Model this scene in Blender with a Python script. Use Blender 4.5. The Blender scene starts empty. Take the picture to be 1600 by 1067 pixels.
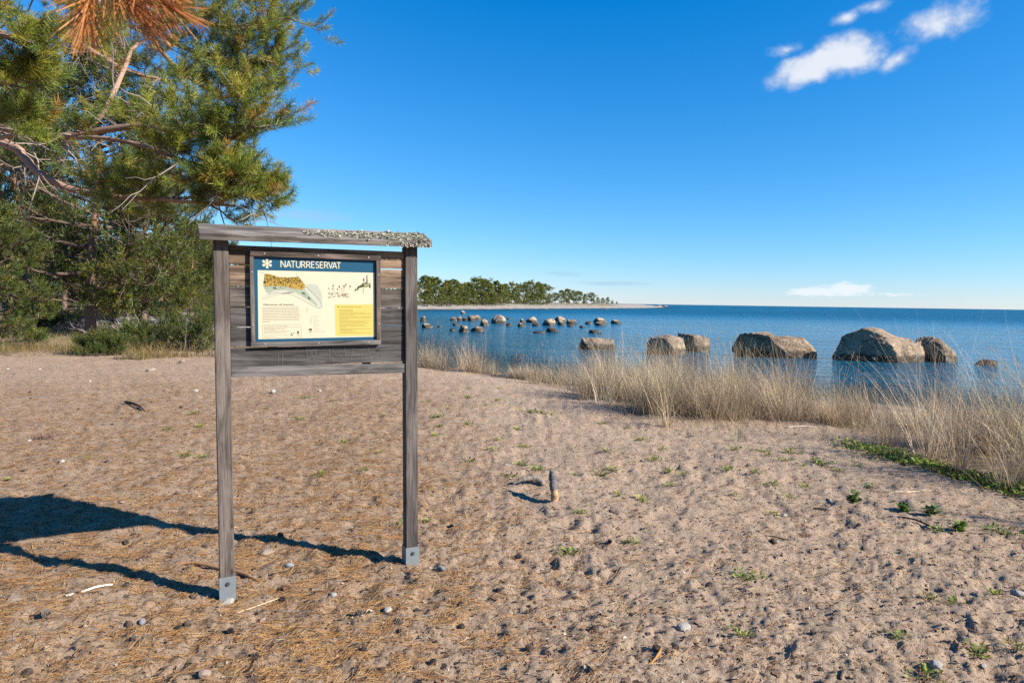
import bpy, math, random
import numpy as np
from mathutils import Vector, Matrix

sc = bpy.context.scene
col = sc.collection
rng = np.random.default_rng(7)
random.seed(7)
R_ = math.radians
HUGE = 60000.0

# ------------------------------------------------------------------ camera
EYE = 1.55
FPX = 1067.0
PITCH = math.atan(61.4 / FPX)
ROLL = R_(0.85)
cam_d = bpy.data.cameras.new("camera")
cam = bpy.data.objects.new("camera", cam_d)
col.objects.link(cam)
cam_d.sensor_width = 36.0
cam_d.lens = 36.0 * FPX / 1600.0
cam_d.clip_start = 0.05
cam_d.clip_end = HUGE
cam.matrix_world = (Matrix.Translation((0, 0, EYE)) @ Matrix.Rotation(math.pi / 2 - PITCH, 4, 'X')
                    @ Matrix.Rotation(ROLL, 4, 'Z'))
cam_d.dof.use_dof = True
cam_d.dof.focus_distance = 5.5
cam_d.dof.aperture_fstop = 9.0
sc.camera = cam

# ------------------------------------------------------------------ sun, sky, exposure
SUN_EL = R_(30.4)
SUN_AZ = math.atan2(0.928, -0.372)            # clockwise from +Y
sun_dir = Vector((math.sin(SUN_AZ) * math.cos(SUN_EL), math.cos(SUN_AZ) * math.cos(SUN_EL), math.sin(SUN_EL)))
sun_d = bpy.data.lights.new("sun", 'SUN')
sun_d.energy = 5.0
sun_d.angle = R_(0.53)
sun_d.color = (1.0, 0.93, 0.82)
sun = bpy.data.objects.new("sun", sun_d)
col.objects.link(sun)
sun.rotation_euler = sun_dir.to_track_quat('Z', 'Y').to_euler()
sun.location = (10, -4, 12)
sc.view_settings.view_transform = 'Standard'
sc.view_settings.look = 'None'
sc.view_settings.exposure = 1.15
sc.view_settings.gamma = 1.0
sc.view_settings.use_curve_mapping = False
sc.cycles.use_denoising = False
sc.cycles.sample_clamp_indirect = 3.0
sc.cycles.caustics_reflective = False
SKY_STRENGTH = 0.085
SKY_GAIN = 0.47


def cam_ray(px, py):
    v = Vector(((px - 800) / FPX, -(py - 533.5) / FPX, -1.0))
    return cam.matrix_world.to_3x3() @ v


class Nodes:
    """tiny helper for node trees"""
    def __init__(self, tree):
        self.t = tree
        tree.nodes.clear()

    def n(self, typ, **kw):
        nd = self.t.nodes.new(typ)
        for k, v in kw.items():
            setattr(nd, k, v)
        return nd

    def put(self, sock, v):
        if isinstance(v, bpy.types.NodeSocket):
            self.t.links.new(v, sock)
        else:
            sock.default_value = v

    def m(self, op, a, b=None, c=None, clamp=False):
        nd = self.n('ShaderNodeMath', operation=op, use_clamp=clamp)
        for i, v in enumerate((a, b, c)):
            if v is not None:
                self.put(nd.inputs[i], v)
        return nd.outputs[0]

    def smooth(self, v, lo, hi, o0=0.0, o1=1.0):
        nd = self.n('ShaderNodeMapRange', interpolation_type='SMOOTHSTEP')
        self.put(nd.inputs[0], v)
        for i, x in zip((1, 2, 3, 4), (lo, hi, o0, o1)):
            self.put(nd.inputs[i], x)
        return nd.outputs[0]

    def noise(self, vec, scale, detail=4.0, rough=0.55, dist=0.0, out=0):
        nd = self.n('ShaderNodeTexNoise')
        if vec is not None:
            self.put(nd.inputs['Vector'], vec)
        nd.inputs['Scale'].default_value = scale
        nd.inputs['Detail'].default_value = detail
        nd.inputs['Roughness'].default_value = rough
        nd.inputs['Distortion'].default_value = dist
        return nd.outputs[out]

    def mix(self, f, a, b):
        nd = self.n('ShaderNodeMix', data_type='RGBA')
        self.put(nd.inputs[0], f)
        for s, v in ((nd.inputs[6], a), (nd.inputs[7], b)):
            if isinstance(v, tuple) and len(v) == 3:
                v = (*v, 1.0)
            self.put(s, v)
        return nd.outputs[2]

    def mapping(self, vec, scale=(1, 1, 1), loc=(0, 0, 0), rot=(0, 0, 0)):
        nd = self.n('ShaderNodeMapping')
        self.put(nd.inputs[0], vec)
        nd.inputs['Scale'].default_value = scale
        nd.inputs['Location'].default_value = loc
        nd.inputs['Rotation'].default_value = rot
        return nd.outputs[0]


world = bpy.data.worlds.new("World")
sc.world = world
world.use_nodes = True
W = Nodes(world.node_tree)
sky = W.n('ShaderNodeTexSky', sky_type='NISHITA')
sky.sun_disc = False
sky.sun_elevation = SUN_EL
sky.sun_rotation = SUN_AZ
sky.air_density = 1.0
sky.dust_density = 0.0
sky.ozone_density = 8.0
# the camera's colour response to the sky, channel by channel
spl = W.n('ShaderNodeSeparateColor')
W.put(spl.inputs[0], sky.outputs[0])
cmbc = W.n('ShaderNodeCombineColor')
for i, (ref, gam, val, sub) in enumerate(((3.49, 1.3, 0.50, 0.055), (5.15, 1.03, 0.795, 0.012), (5.81, 0.80, 1.0, 0.0))):
    v = W.m('MULTIPLY', W.m('POWER', W.m('DIVIDE', spl.outputs[i], ref), gam), val * SKY_GAIN / SKY_STRENGTH)
    W.put(cmbc.inputs[i], W.m('MAXIMUM', W.m('SUBTRACT', v, sub * SKY_GAIN / SKY_STRENGTH), 0.003))
sky_col = cmbc.outputs[0]
geo = W.n('ShaderNodeTexCoord')
sep = W.n('ShaderNodeSeparateXYZ')
W.put(sep.inputs[0], geo.outputs['Generated'])
az = W.m('ARCTAN2', sep.outputs[0], sep.outputs[1])
el = W.m('ARCSINE', sep.outputs[2])
comb = W.n('ShaderNodeCombineXYZ')
W.put(comb.inputs[0], az)
W.put(comb.inputs[1], el)
ae = comb.outputs[0]


def ang(px, py):
    v = cam_ray(px, py).normalized()
    return math.atan2(v.x, v.y), math.asin(v.z)


def cloud_field(lst):
    tot = None
    for px, py, a, b, rot, gain in lst:
        a0, e0 = ang(px, py)
        mp = W.n('ShaderNodeMapping', vector_type='TEXTURE')
        W.put(mp.inputs[0], ae)
        mp.inputs['Location'].default_value = (a0, e0, 0)
        mp.inputs['Rotation'].default_value = (0, 0, rot)
        mp.inputs['Scale'].default_value = (a / FPX / gain ** 0.3, b / FPX / gain ** 0.3, 1)
        gd = W.n('ShaderNodeTexGradient', gradient_type='SPHERICAL')
        W.put(gd.inputs[0], mp.outputs[0])
        f = gd.outputs[1] if gain == 1.0 else W.m('MULTIPLY', gd.outputs[1], gain)
        tot = f if tot is None else W.m('MAXIMUM', tot, f)
    return tot


fair = cloud_field([  # px, py, half width, half height, tilt, gain   (fair-weather puffs)
    (1264, 108, 78, 30, 0.2, 1.0), (1326, 84, 64, 38, -0.1, 1.0), (1296, 94, 66, 30, 0.2, 1.0),
    (1476, 32, 70, 30, 0.15, .66), (1405, 92, 34, 15, 0.5, .58), (1368, 11, 36, 13, 0.15, .55), (1322, 29, 32, 12, 0.2, .50), (1228, 78, 32, 11, 0.0, .50)])
low = cloud_field([
    (1322, 452, 46, 14, 0.0, 1.0), (1272, 456, 54, 9, 0.0, .9), (1376, 460, 60, 4, -0.02, .45)])
streak = cloud_field([
    (480, 337, 100, 14, 0.0, .75), (880, 428, 44, 6, -0.05, .8), (960, 443, 84, 5, 0.0, 1.0)])
nz = W.noise(W.mapping(ae, (1, 1.15, 1)), 42.0, 6.0, 0.56, 0.0)
mf = W.smooth(W.m('ADD', fair, W.m('MULTIPLY', W.m('SUBTRACT', nz, 0.5), 0.72)), 0.14, 0.60)
mf = W.m('MULTIPLY', mf, W.smooth(fair, 0.0, 0.15))
nzl = W.noise(W.mapping(ae, (1, 3.0, 1)), 70.0, 4.0, 0.6)
nzl = W.m('SUBTRACT', nzl, 0.5)
ml = W.m('MULTIPLY', W.smooth(W.m('ADD', low, W.m('MULTIPLY', nzl, 1.3)), 0.15, 0.6), W.smooth(low, 0.0, 0.2))
ms = W.m('MULTIPLY', W.smooth(W.m('ADD', streak, nzl), 0.05, 0.8), W.smooth(streak, 0.0, 0.3))
thick = W.smooth(W.m('ADD', fair, W.m('MULTIPLY', W.m('SUBTRACT', nz, 0.5), 0.9)), 0.25, 0.75)
kS = SKY_GAIN / SKY_STRENGTH
cw = W.mix(thick, (0.40 * kS, 0.54 * kS, 0.80 * kS), (0.82 * kS, 0.86 * kS, 0.93 * kS))
c1 = W.mix(W.m('MULTIPLY', mf, 0.94), sky_col, cw)
c2 = W.mix(W.m('MULTIPLY', ml, 0.75), c1, (0.90 * kS, 0.94 * kS, 0.98 * kS))
c3 = W.mix(W.m('MULTIPLY', ms, 0.5), c2, (0.40 * kS, 0.58 * kS, 0.78 * kS))
bg = W.n('ShaderNodeBackground')
W.put(bg.inputs[0], c3)
bg.inputs[1].default_value = SKY_STRENGTH
wo = W.n('ShaderNodeOutputWorld')
W.t.links.new(bg.outputs[0], wo.inputs[0])
world.cycles.sampling_method = 'NONE'

# ------------------------------------------------------------------ noise
_P = np.random.default_rng(3).permutation(512)
_P = np.concatenate([_P, _P, _P])
_G = np.random.default_rng(4).normal(size=(512, 3))
_G /= np.linalg.norm(_G, axis=1)[:, None]


def perlin3(p):
    p = np.asarray(p, float)
    i = np.floor(p).astype(int)
    f = p - i
    i &= 511
    u = f * f * f * (f * (f * 6 - 15) + 10)
    out = 0
    for dx in (0, 1):
        for dy in (0, 1):
            for dz in (0, 1):
                h = _P[_P[_P[i[:, 0] + dx] + i[:, 1] + dy] + i[:, 2] + dz] & 511
                g = _G[h]
                d = g[:, 0] * (f[:, 0] - dx) + g[:, 1] * (f[:, 1] - dy) + g[:, 2] * (f[:, 2] - dz)
                w = (u[:, 0] if dx else 1 - u[:, 0]) * (u[:, 1] if dy else 1 - u[:, 1]) * (u[:, 2] if dz else 1 - u[:, 2])
                out = out + w * d
    return out


_A = np.random.default_rng(5).uniform(0, 2 * np.pi, 512)


def perlin2(x, y):
    ix = np.floor(x).astype(int); iy = np.floor(y).astype(int)
    fx = x - ix; fy = y - iy
    ix &= 511; iy &= 511
    u = fx ** 3 * (fx * (fx * 6 - 15) + 10); v = fy ** 3 * (fy * (fy * 6 - 15) + 10)
    out = 0
    for dx in (0, 1):
        for dy in (0, 1):
            a = _A[_P[_P[ix + dx] + iy + dy] & 511]
            d = np.cos(a) * (fx - dx) + np.sin(a) * (fy - dy)
            out = out + (u if dx else 1 - u) * (v if dy else 1 - v) * d
    return out * 1.5


def sstep(t):
    t = np.clip(t, 0, 1)
    return t * t * (3 - 2 * t)


# ------------------------------------------------------------------ terrain
WATER_Z = -0.45
COAST = np.array([(300, -200), (60, -30), (40, -5), (25, 5), (16, 9.5), (10, 13), (6, 15), (3, 16.5), (0.5, 18.5), (-2, 21.5),
                  (-5, 27), (-9, 36), (-16, 55), (-24, 85), (-29, 115), (-27, 140), (-21.5, 158), (-10, 178), (0, 203), (23, 251),
                  (61, 328), (95, 430), (112, 500), (100, 560), (40, 700), (-100, 1000), (-600, 2500), (-600, 9000), (40000, 9000),
                  (40000, -200)], float)


def coast_dist(x, y):
    """signed distance to the waterline, positive on land"""
    x = np.asarray(x, float); y = np.asarray(y, float)
    best = np.full(x.shape, 1e12)
    inside = np.zeros(x.shape, bool)
    n = len(COAST)
    for k in range(n):
        ax, ay = COAST[k]; bx, by = COAST[(k + 1) % n]
        ex, ey = bx - ax, by - ay
        t = np.clip(((x - ax) * ex + (y - ay) * ey) / (ex * ex + ey * ey), 0, 1)
        best = np.minimum(best, (x - ax - t * ex) ** 2 + (y - ay - t * ey) ** 2)
        if ey != 0:
            c = ((ay > y) != (by > y)) & (x < ex * (y - ay) / ey + ax)
            inside ^= c
    d = np.sqrt(best)
    return np.where(inside, -d, d)


def base_h(x, y):
    x = np.asarray(x, float); y = np.asarray(y, float)
    s = coast_dist(x, y) + 0.8 * perlin2(x * 0.3 + 40, y * 0.3)
    A = 0.3 * sstep((y - 15) / 15) + 0.95 * sstep((y - 80) / 60)
    land = WATER_Z + 0.45 * sstep(s / 6.5) + A * sstep((s - 2) / 18)
    sea = np.maximum(WATER_Z + 0.09 * s, -3.2)
    return np.where(s > 0, land, sea)


def bumps(x, y):
    r = np.hypot(x, y)
    f1 = 1 - sstep((r - 9) / 14)
    f2 = 1 - sstep((r - 4) / 6)
    f0 = 1 - sstep((r - 30) / 60)
    wx = x + 0.05 * perlin2(x * 4, y * 4 + 9); wy = y + 0.05 * perlin2(x * 4 + 7, y * 4)
    h = 0.030 * perlin2(x * 1.1, y * 1.1) * f0
    calm = 0.85 + 0.40 * sstep(0.5 + 1.1 * perlin2(x * 0.55 + 20, y * 0.55 + 4))     # wind-smoothed and trodden patches
    f1 = f1 * calm
    f2 = f2 * calm
    h = h + (0.030 * (0.25 - np.abs(perlin2(wx * 3.1, wy * 3.1 + 5)))) * f0
    h = h + (0.030 * (0.25 - np.abs(perlin2(wx * 6.0 + 3, wy * 6.0)))) * f1
    h = h + 0.015 * (0.25 - np.abs(perlin2(wx * 12.5, wy * 12.5))) * f1
    h = h + 0.008 * perlin2(x * 25, y * 25) * f2 + 0.005 * perlin2(x * 52, y * 52) * f2
    return h


def height(x, y):
    return base_h(x, y) + bumps(np.asarray(x, float), np.asarray(y, float))


def gp(px, py, sink=0.0):
    """where the line of sight through a photo point meets the terrain (or the sea)"""
    d = cam_ray(px, py)
    z = 0.0
    for _ in range(9):
        t = (z - EYE) / d.z
        x, y = d.x * t, d.y * t
        z = 0.3 * z + 0.7 * max(float(base_h(np.array([x]), np.array([y]))[0]), WATER_Z)
    zz = float(height(np.array([x]), np.array([y]))[0])
    return Vector((x, y, zz - sink))


def gw(px, py):
    d = cam_ray(px, py)
    t = (WATER_Z - EYE) / d.z
    return Vector((d.x * t, d.y * t, WATER_Z))


def at(px, py, depth):
    return Vector((0, 0, EYE)) + cam_ray(px, py) * depth


# ------------------------------------------------------------------ mesh helpers
def mesh(name, V, F, cols=None, smooth=False, mats=(), mat_idx=None):
    """V (n,3); F: array (m,k) or list of such arrays"""
    me = bpy.data.meshes.new(name)
    V = np.ascontiguousarray(V, np.float32)
    Fs = F if isinstance(F, list) else [F]
    Fs = [np.asarray(f, np.int32) for f in Fs if len(f)]
    me.vertices.add(len(V))
    me.vertices.foreach_set('co', V.ravel())
    loops = np.concatenate([f.ravel() for f in Fs])
    tot = np.concatenate([np.full(len(f), f.shape[1], np.int32) for f in Fs])
    me.loops.add(len(loops))
    me.loops.foreach_set('vertex_index', loops)
    me.polygons.add(len(tot))
    me.polygons.foreach_set('loop_start', np.concatenate([[0], np.cumsum(tot)[:-1]]).astype(np.int32))
    me.polygons.foreach_set('loop_total', tot)
    me.polygons.foreach_set('use_smooth', np.full(len(tot), bool(smooth)))
    if cols is not None:
        a = me.attributes.new('Col', 'FLOAT_COLOR', 'POINT')
        c = np.ones((len(V), 4), np.float32)
        c[:, :3] = cols
        a.data.foreach_set('color', c.ravel())
    for m_ in mats:
        me.materials.append(m_)
    if mat_idx is not None:
        me.polygons.foreach_set('material_index', np.asarray(mat_idx, np.int32))
    me.update(calc_edges=True)
    return me


def link(name, me, parent=None, loc=None, rot=None, label=None, cat=None, group=None, kind=None, color=None):
    o = bpy.data.objects.new(name, me)
    col.objects.link(o)
    if parent is not None:
        o.parent = parent
    if loc is not None:
        o.location = loc
    if rot is not None:
        o.rotation_euler = rot
    for k, v in (('label', label), ('category', cat), ('group', group), ('kind', kind)):
        if v:
            o[k] = v
    if color is not None:
        o.color = (*color, 1.0)
    return o


def empty(name, loc=(0, 0, 0), rz=0.0, **kw):
    o = link(name, None, loc=loc, rot=(0, 0, rz), **kw)
    o.empty_display_size = 0.1
    return o


class Geo:
    """collects vertices / faces / colours"""
    def __init__(self):
        self.v, self.f3, self.f4, self.c, self.n = [], [], [], [], 0

    def add(self, V, F, c=(1, 1, 1)):
        V = np.asarray(V, float).reshape(-1, 3)
        F = np.asarray(F, int)
        (self.f3 if F.shape[1] == 3 else self.f4).append(F + self.n)
        self.v.append(V)
        c = np.asarray(c, float)
        self.c.append(np.broadcast_to(c, (len(V), 3)) if c.ndim == 1 else c)
        self.n += len(V)

    def mesh(self, name, mat, smooth=False):
        F = []
        if self.f3:
            F.append(np.concatenate(self.f3))
        if self.f4:
            F.append(np.concatenate(self.f4))
        return mesh(name, np.concatenate(self.v), F, np.concatenate(self.c), smooth, (mat,))

    def tube(self, pts, rad, sides=6, c=(1, 1, 1), cap=True):
        pts = np.asarray(pts, float)
        rad = np.broadcast_to(np.asarray(rad, float), (len(pts),))
        T = np.gradient(pts, axis=0)
        T /= np.linalg.norm(T, axis=1)[:, None] + 1e-9
        ref = np.array([0, 0, 1.0]) if abs(T[0, 2]) < 0.9 else np.array([1.0, 0, 0])
        A = np.cross(T, ref); A /= np.linalg.norm(A, axis=1)[:, None] + 1e-9
        B = np.cross(T, A)
        th = np.arange(sides) * 2 * np.pi / sides
        V = pts[:, None] + rad[:, None, None] * (A[:, None] * np.cos(th)[None, :, None] + B[:, None] * np.sin(th)[None, :, None])
        n = len(pts)
        i = np.arange(n - 1)[:, None] * sides
        k = np.arange(sides)[None]
        k2 = (k + 1) % sides
        F = np.stack([i + k, i + k2, i + sides + k2, i + sides + k], -1).reshape(-1, 4)
        V = V.reshape(-1, 3)
        self.add(V, F, c)
        if cap:
            for row, p in ((0, pts[0]), (n - 1, pts[-1])):
                base = self.n
                ring = V[row * sides:(row + 1) * sides]
                kk = np.arange(sides)
                F3 = np.stack([kk, (kk + 1) % sides, np.full(sides, sides)], -1)
                if row == 0:
                    F3 = F3[:, ::-1]
                self.add(np.concatenate([ring, p[None]]), F3, c)

    def box(self, lo, hi, c=(1, 1, 1), M=None):
        x0, y0, z0 = lo; x1, y1, z1 = hi
        V = np.array([(x0, y0, z0), (x1, y0, z0), (x1, y1, z0), (x0, y1, z0), (x0, y0, z1), (x1, y0, z1), (x1, y1, z1), (x0, y1, z1)], float)
        if M is not None:
            V = V @ M.T
        self.add(V, [(0, 3, 2, 1), (4, 5, 6, 7), (0, 1, 5, 4), (1, 2, 6, 5), (2, 3, 7, 6), (3, 0, 4, 7)], c)


def ico(sub):
    t = (1 + 5 ** .5) / 2
    V = [(-1, t, 0), (1, t, 0), (-1, -t, 0), (1, -t, 0), (0, -1, t), (0, 1, t), (0, -1, -t), (0, 1, -t), (t, 0, -1), (t, 0, 1), (-t, 0, -1), (-t, 0, 1)]
    F = [(0, 11, 5), (0, 5, 1), (0, 1, 7), (0, 7, 10), (0, 10, 11), (1, 5, 9), (5, 11, 4), (11, 10, 2), (10, 7, 6), (7, 1, 8), (3, 9, 4), (3, 4, 2),
         (3, 2, 6), (3, 6, 8), (3, 8, 9), (4, 9, 5), (2, 4, 11), (6, 2, 10), (8, 6, 7), (9, 8, 1)]
    V = [np.array(v) / np.linalg.norm(v) for v in V]
    for _ in range(sub):
        mid = {}

        def g(a, b):
            k = (min(a, b), max(a, b))
            if k not in mid:
                m_ = V[a] + V[b]
                V.append(m_ / np.linalg.norm(m_)); mid[k] = len(V) - 1
            return mid[k]
        F2 = []
        for a, b, c in F:
            ab, bc, ca = g(a, b), g(b, c), g(c, a)
            F2 += [(a, ab, ca), (b, bc, ab), (c, ca, bc), (ab, bc, ca)]
        F = F2
    return np.array(V), np.array(F)


ICO = {k: ico(k) for k in (1, 2, 3, 4, 5)}


def catmull(P, n):
    P = np.asarray(P, float)
    Q = np.concatenate([[2 * P[0] - P[1]], P, [2 * P[-1] - P[-2]]])
    t = np.linspace(0, len(P) - 1 - 1e-6, n)
    i = t.astype(int); f = (t - i)[:, None]
    a, b, c, d = Q[i], Q[i + 1], Q[i + 2], Q[i + 3]
    return 0.5 * (2 * b + (c - a) * f + (2 * a - 5 * b + 4 * c - d) * f ** 2 + (3 * b - a - 3 * c + d) * f ** 3)


# ------------------------------------------------------------------ materials
def material(name):
    m_ = bpy.data.materials.new(name)
    m_.use_nodes = True
    return m_, Nodes(m_.node_tree)


def finish(N, base, rough=0.8, spec=0.3, bump=None, bump_d=0.01, bump_s=1.0, **extra):
    b = N.n('ShaderNodeBsdfPrincipled')
    N.put(b.inputs['Base Color'], base if isinstance(base, bpy.types.NodeSocket) else (*base, 1.0))
    N.put(b.inputs['Roughness'], rough)
    N.put(b.inputs['Specular IOR Level'], spec)
    for k, v in extra.items():
        N.put(b.inputs[k.replace('_', ' ')], v)
    if bump is not None:
        bn = N.n('ShaderNodeBump')
        bn.inputs['Strength'].default_value = bump_s
        bn.inputs['Distance'].default_value = bump_d
        N.put(bn.inputs['Height'], bump)
        N.t.links.new(bn.outputs[0], b.inputs['Normal'])
    o = N.n('ShaderNodeOutputMaterial')
    N.t.links.new(b.outputs[0], o.inputs[0])
    return b, o


def attr(N, name='Col'):
    return N.n('ShaderNodeAttribute', attribute_name=name).outputs['Color']


def plain(name, colr, rough=0.7, spec=0.3, **k):
    m_, N = material(name)
    finish(N, colr, rough, spec, **k)
    return m_


def leaf_mat(name, transl=0.3, rough=0.55, spec=0.25):
    """thin leaves and needles, coloured piece by piece"""
    m_, N = material(name)
    c = attr(N)
    b, o = finish(N, c, rough, spec)
    tr = N.n('ShaderNodeBsdfTranslucent')
    N.put(tr.inputs[0], c)
    mx = N.n('ShaderNodeMixShader')
    mx.inputs[0].default_value = transl
    N.t.links.new(b.outputs[0], mx.inputs[1])
    N.t.links.new(tr.outputs[0], mx.inputs[2])
    N.t.links.new(mx.outputs[0], o.inputs[0])
    return m_


# sand, litter, gravel, heath floor: blended by what lies on the ground there (Col: r litter, g gravel, b heath; W wet)
M_ground, N = material("sand_ground")
oc = N.n('ShaderNodeTexCoord').outputs['Object']
sepc = N.n('ShaderNodeSeparateColor')
N.put(sepc.inputs[0], attr(N))
lit, gra, hea = sepc.outputs[0], sepc.outputs[1], sepc.outputs[2]
n_big = N.noise(oc, 1.3, 3)
n_mid = N.noise(oc, 9.0, 5, 0.65)
n_fine = N.noise(oc, 70.0, 4, 0.7)
n_grain = N.noise(oc, 380.0, 2, 0.8)
sand = N.mix(N.smooth(n_mid, 0.3, 0.7), (0.43, 0.312, 0.216), (0.64, 0.485, 0.345))
sand = N.mix(N.m('MULTIPLY', N.smooth(n_grain, 0.50, 0.66), 0.75), sand, (0.15, 0.112, 0.085))
sand = N.mix(N.m('MULTIPLY', N.smooth(n_grain, 0.47, 0.34), 0.5), sand, (0.60, 0.50, 0.40))
crumb = N.smooth(N.m('ADD', N.noise(oc, 30.0, 6, 0.8), N.m('MULTIPLY', N.m('SUBTRACT', n_mid, 0.5), 0.55)), 0.53, 0.64)
sand = N.mix(N.m('MULTIPLY', crumb, N.smooth(n_big, 0.3, 0.7, 0.3, 0.75)), sand, (0.085, 0.050, 0.030))
fl1 = N.smooth(N.noise(N.mapping(oc, (150, 26, 40), rot=(0, 0, 0.9)), 1.0, 2, 0.6), 0.58, 0.70)
fl2 = N.smooth(N.noise(N.mapping(oc, (26, 140, 40), rot=(0, 0, 0.35)), 1.0, 2, 0.6), 0.58, 0.70)
flk = N.m('MAXIMUM', fl1, fl2)
littc = N.mix(N.smooth(n_fine, 0.3, 0.7), (0.085, 0.042, 0.018), (0.235, 0.120, 0.045))
littc = N.mix(N.m('MULTIPLY', flk, 0.8), littc, (0.36, 0.185, 0.055))
lf = N.m('MULTIPLY', N.m('POWER', lit, 0.8), N.smooth(N.m('ADD', N.m('MULTIPLY', n_mid, 0.6), N.m('MULTIPLY', n_fine, 0.4)), 0.36, 0.58), clamp=True)
base = N.mix(N.m('MULTIPLY', lf, 0.62), sand, littc)
base = N.mix(N.m('MULTIPLY', flk, N.m('MULTIPLY', lit, 0.7)), base, (0.33, 0.17, 0.055))
gravel = N.mix(n_fine, (0.20, 0.18, 0.16), (0.36, 0.335, 0.30))
base = N.mix(gra, base, gravel)
heath = N.mix(N.smooth(n_mid, 0.35, 0.65), (0.062, 0.046, 0.022), (0.223, 0.167, 0.074))
base = N.mix(hea, base, heath)
wetA = N.n('ShaderNodeAttribute', attribute_name='wet').outputs['Fac']
base = N.mix(N.m('MULTIPLY', wetA, 0.6), base, (0.062, 0.050, 0.034))
hh = N.m('ADD', N.m('MULTIPLY', n_fine, 0.6), N.m('ADD', N.m('MULTIPLY', n_grain, 0.35), N.m('MULTIPLY', crumb, 0.3)))
finish(N, base, 0.95, 0.15, bump=hh, bump_d=0.022, bump_s=1.0)

# sea
M_sea, N = material("sea_water")
oc = N.n('ShaderNodeTexCoord').outputs['Object']
dep = N.n('ShaderNodeAttribute', attribute_name='deep').outputs['Fac']
w1 = N.noise(N.mapping(oc, (0.55, 1.3, 1), rot=(0, 0, 0.25)), 1.0, 5, 0.6, 0.4)
w2 = N.noise(N.mapping(oc, (0.05, 0.16, 1), rot=(0, 0, 0.15)), 1.0, 3, 0.5)
w3 = N.noise(N.mapping(oc, (3.0, 5.0, 1), rot=(0, 0, 0.3)), 1.0, 3, 0.6)
gust = N.smooth(N.noise(N.mapping(oc, (0.012, 0.05, 1)), 1.0, 4, 0.6), 0.35, 0.7, 0.5, 1.0)
wv = N.m('ADD', N.m('MULTIPLY', w1, 0.55), N.m('ADD', N.m('MULTIPLY', w3, 0.12), N.m('MULTIPLY', w2, 0.8)))
wcol = N.mix(dep, (0.010, 0.050, 0.062), (0.002, 0.090, 0.170))
rgh = N.n('ShaderNodeAttribute', attribute_name='chop').outputs['Fac']
b, o = finish(N, wcol, rgh, 0.5, bump=wv, bump_d=1.7, bump_s=1.0, IOR=1.33)
bnode = [x for x in N.t.nodes if x.type == 'BUMP'][0]
N.put(bnode.inputs['Strength'], gust)
trn = N.n('ShaderNodeBsdfTransparent')
trn.inputs[0].default_value = (0.75, 0.82, 0.78, 1)
mx = N.n('ShaderNodeMixShader')
N.put(mx.inputs[0], N.smooth(dep, 0.0, 0.28, 0.35, 1.0))
N.t.links.new(trn.outputs[0], mx.inputs[1])
N.t.links.new(b.outputs[0], mx.inputs[2])
N.t.links.new(mx.outputs[0], o.inputs[0])


def wood_mat(name, dark, mid, light, axis=0):
    m_, N = material(name)
    oc = N.n('ShaderNodeTexCoord').outputs['Object']
    info = N.n('ShaderNodeObjectInfo')
    off = N.n('ShaderNodeVectorMath', operation='ADD')
    N.put(off.inputs[0], oc)
    cmb = N.n('ShaderNodeCombineXYZ')
    for i in range(3):
        N.put(cmb.inputs[i], N.m('MULTIPLY', info.outputs['Random'], 7.0 + 5 * i))
    N.put(off.inputs[1], cmb.outputs[0])
    sc_ = [1.0, 1.0, 1.0]
    sc_[axis] = 0.05
    v = N.mapping(off.outputs[0], tuple(sc_))
    g1 = N.noise(v, 55.0, 5, 0.7, 0.8)
    g2 = N.noise(v, 210.0, 3, 0.6)
    sc_[axis] = 0.25
    v2 = N.mapping(off.outputs[0], tuple(sc_))
    patch = N.noise(v2, 9.0, 3, 0.6, 0.6)
    c = N.mix(N.smooth(g1, 0.42, 0.57), dark, mid)
    c = N.mix(N.m('MULTIPLY', N.smooth(patch, 0.40, 0.66), N.smooth(g1, 0.36, 0.60, 0.35, 1.0)), c, light)
    c = N.mix(N.m('MULTIPLY', N.smooth(g2, 0.55, 0.75), 0.5), c, tuple(x * 0.5 for x in dark))
    crack = N.smooth(g1, 0.34, 0.28)
    c = N.mix(N.m('MULTIPLY', crack, 0.8), c, (0.012, 0.011, 0.01))
    # knots
    vo = N.n('ShaderNodeTexVoronoi')
    sc_[axis] = 0.45
    N.put(vo.inputs['Vector'], N.mapping(off.outputs[0], tuple(sc_)))
    vo.inputs['Scale'].default_value = 8.0
    knot = N.smooth(vo.outputs['Distance'], 0.085, 0.04)
    c = N.mix(N.m('MULTIPLY', knot, 0.8), c, (0.03, 0.022, 0.016))
    tint = N.n('ShaderNodeMix', data_type='RGBA', blend_type='MULTIPLY')
    tint.inputs[0].default_value = 1.0
    N.put(tint.inputs[6], c)
    N.put(tint.inputs[7], info.outputs['Color'])
    hgt = N.m('SUBTRACT', N.m('ADD', N.m('MULTIPLY', g1, 0.8), N.m('MULTIPLY', g2, 0.3)), N.m('MULTIPLY', crack, 0.6))
    finish(N, tint.outputs[2], 0.85, 0.2, bump=hgt, bump_d=0.005, bump_s=0.9)
    return m_


M_woodX = wood_mat("weathered_board", (0.036, 0.033, 0.031), (0.088, 0.081, 0.077), (0.170, 0.157, 0.149), 0)
M_woodZ = wood_mat("weathered_post", (0.050, 0.043, 0.038), (0.100, 0.087, 0.078), (0.165, 0.145, 0.130), 2)
M_col = leaf_mat("leafy", 0.3)
M_needle = leaf_mat("pine_needles", 0.22, 0.45, 0.35)
M_straw = leaf_mat("dry_straw", 0.28, 0.6, 0.2)


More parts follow.
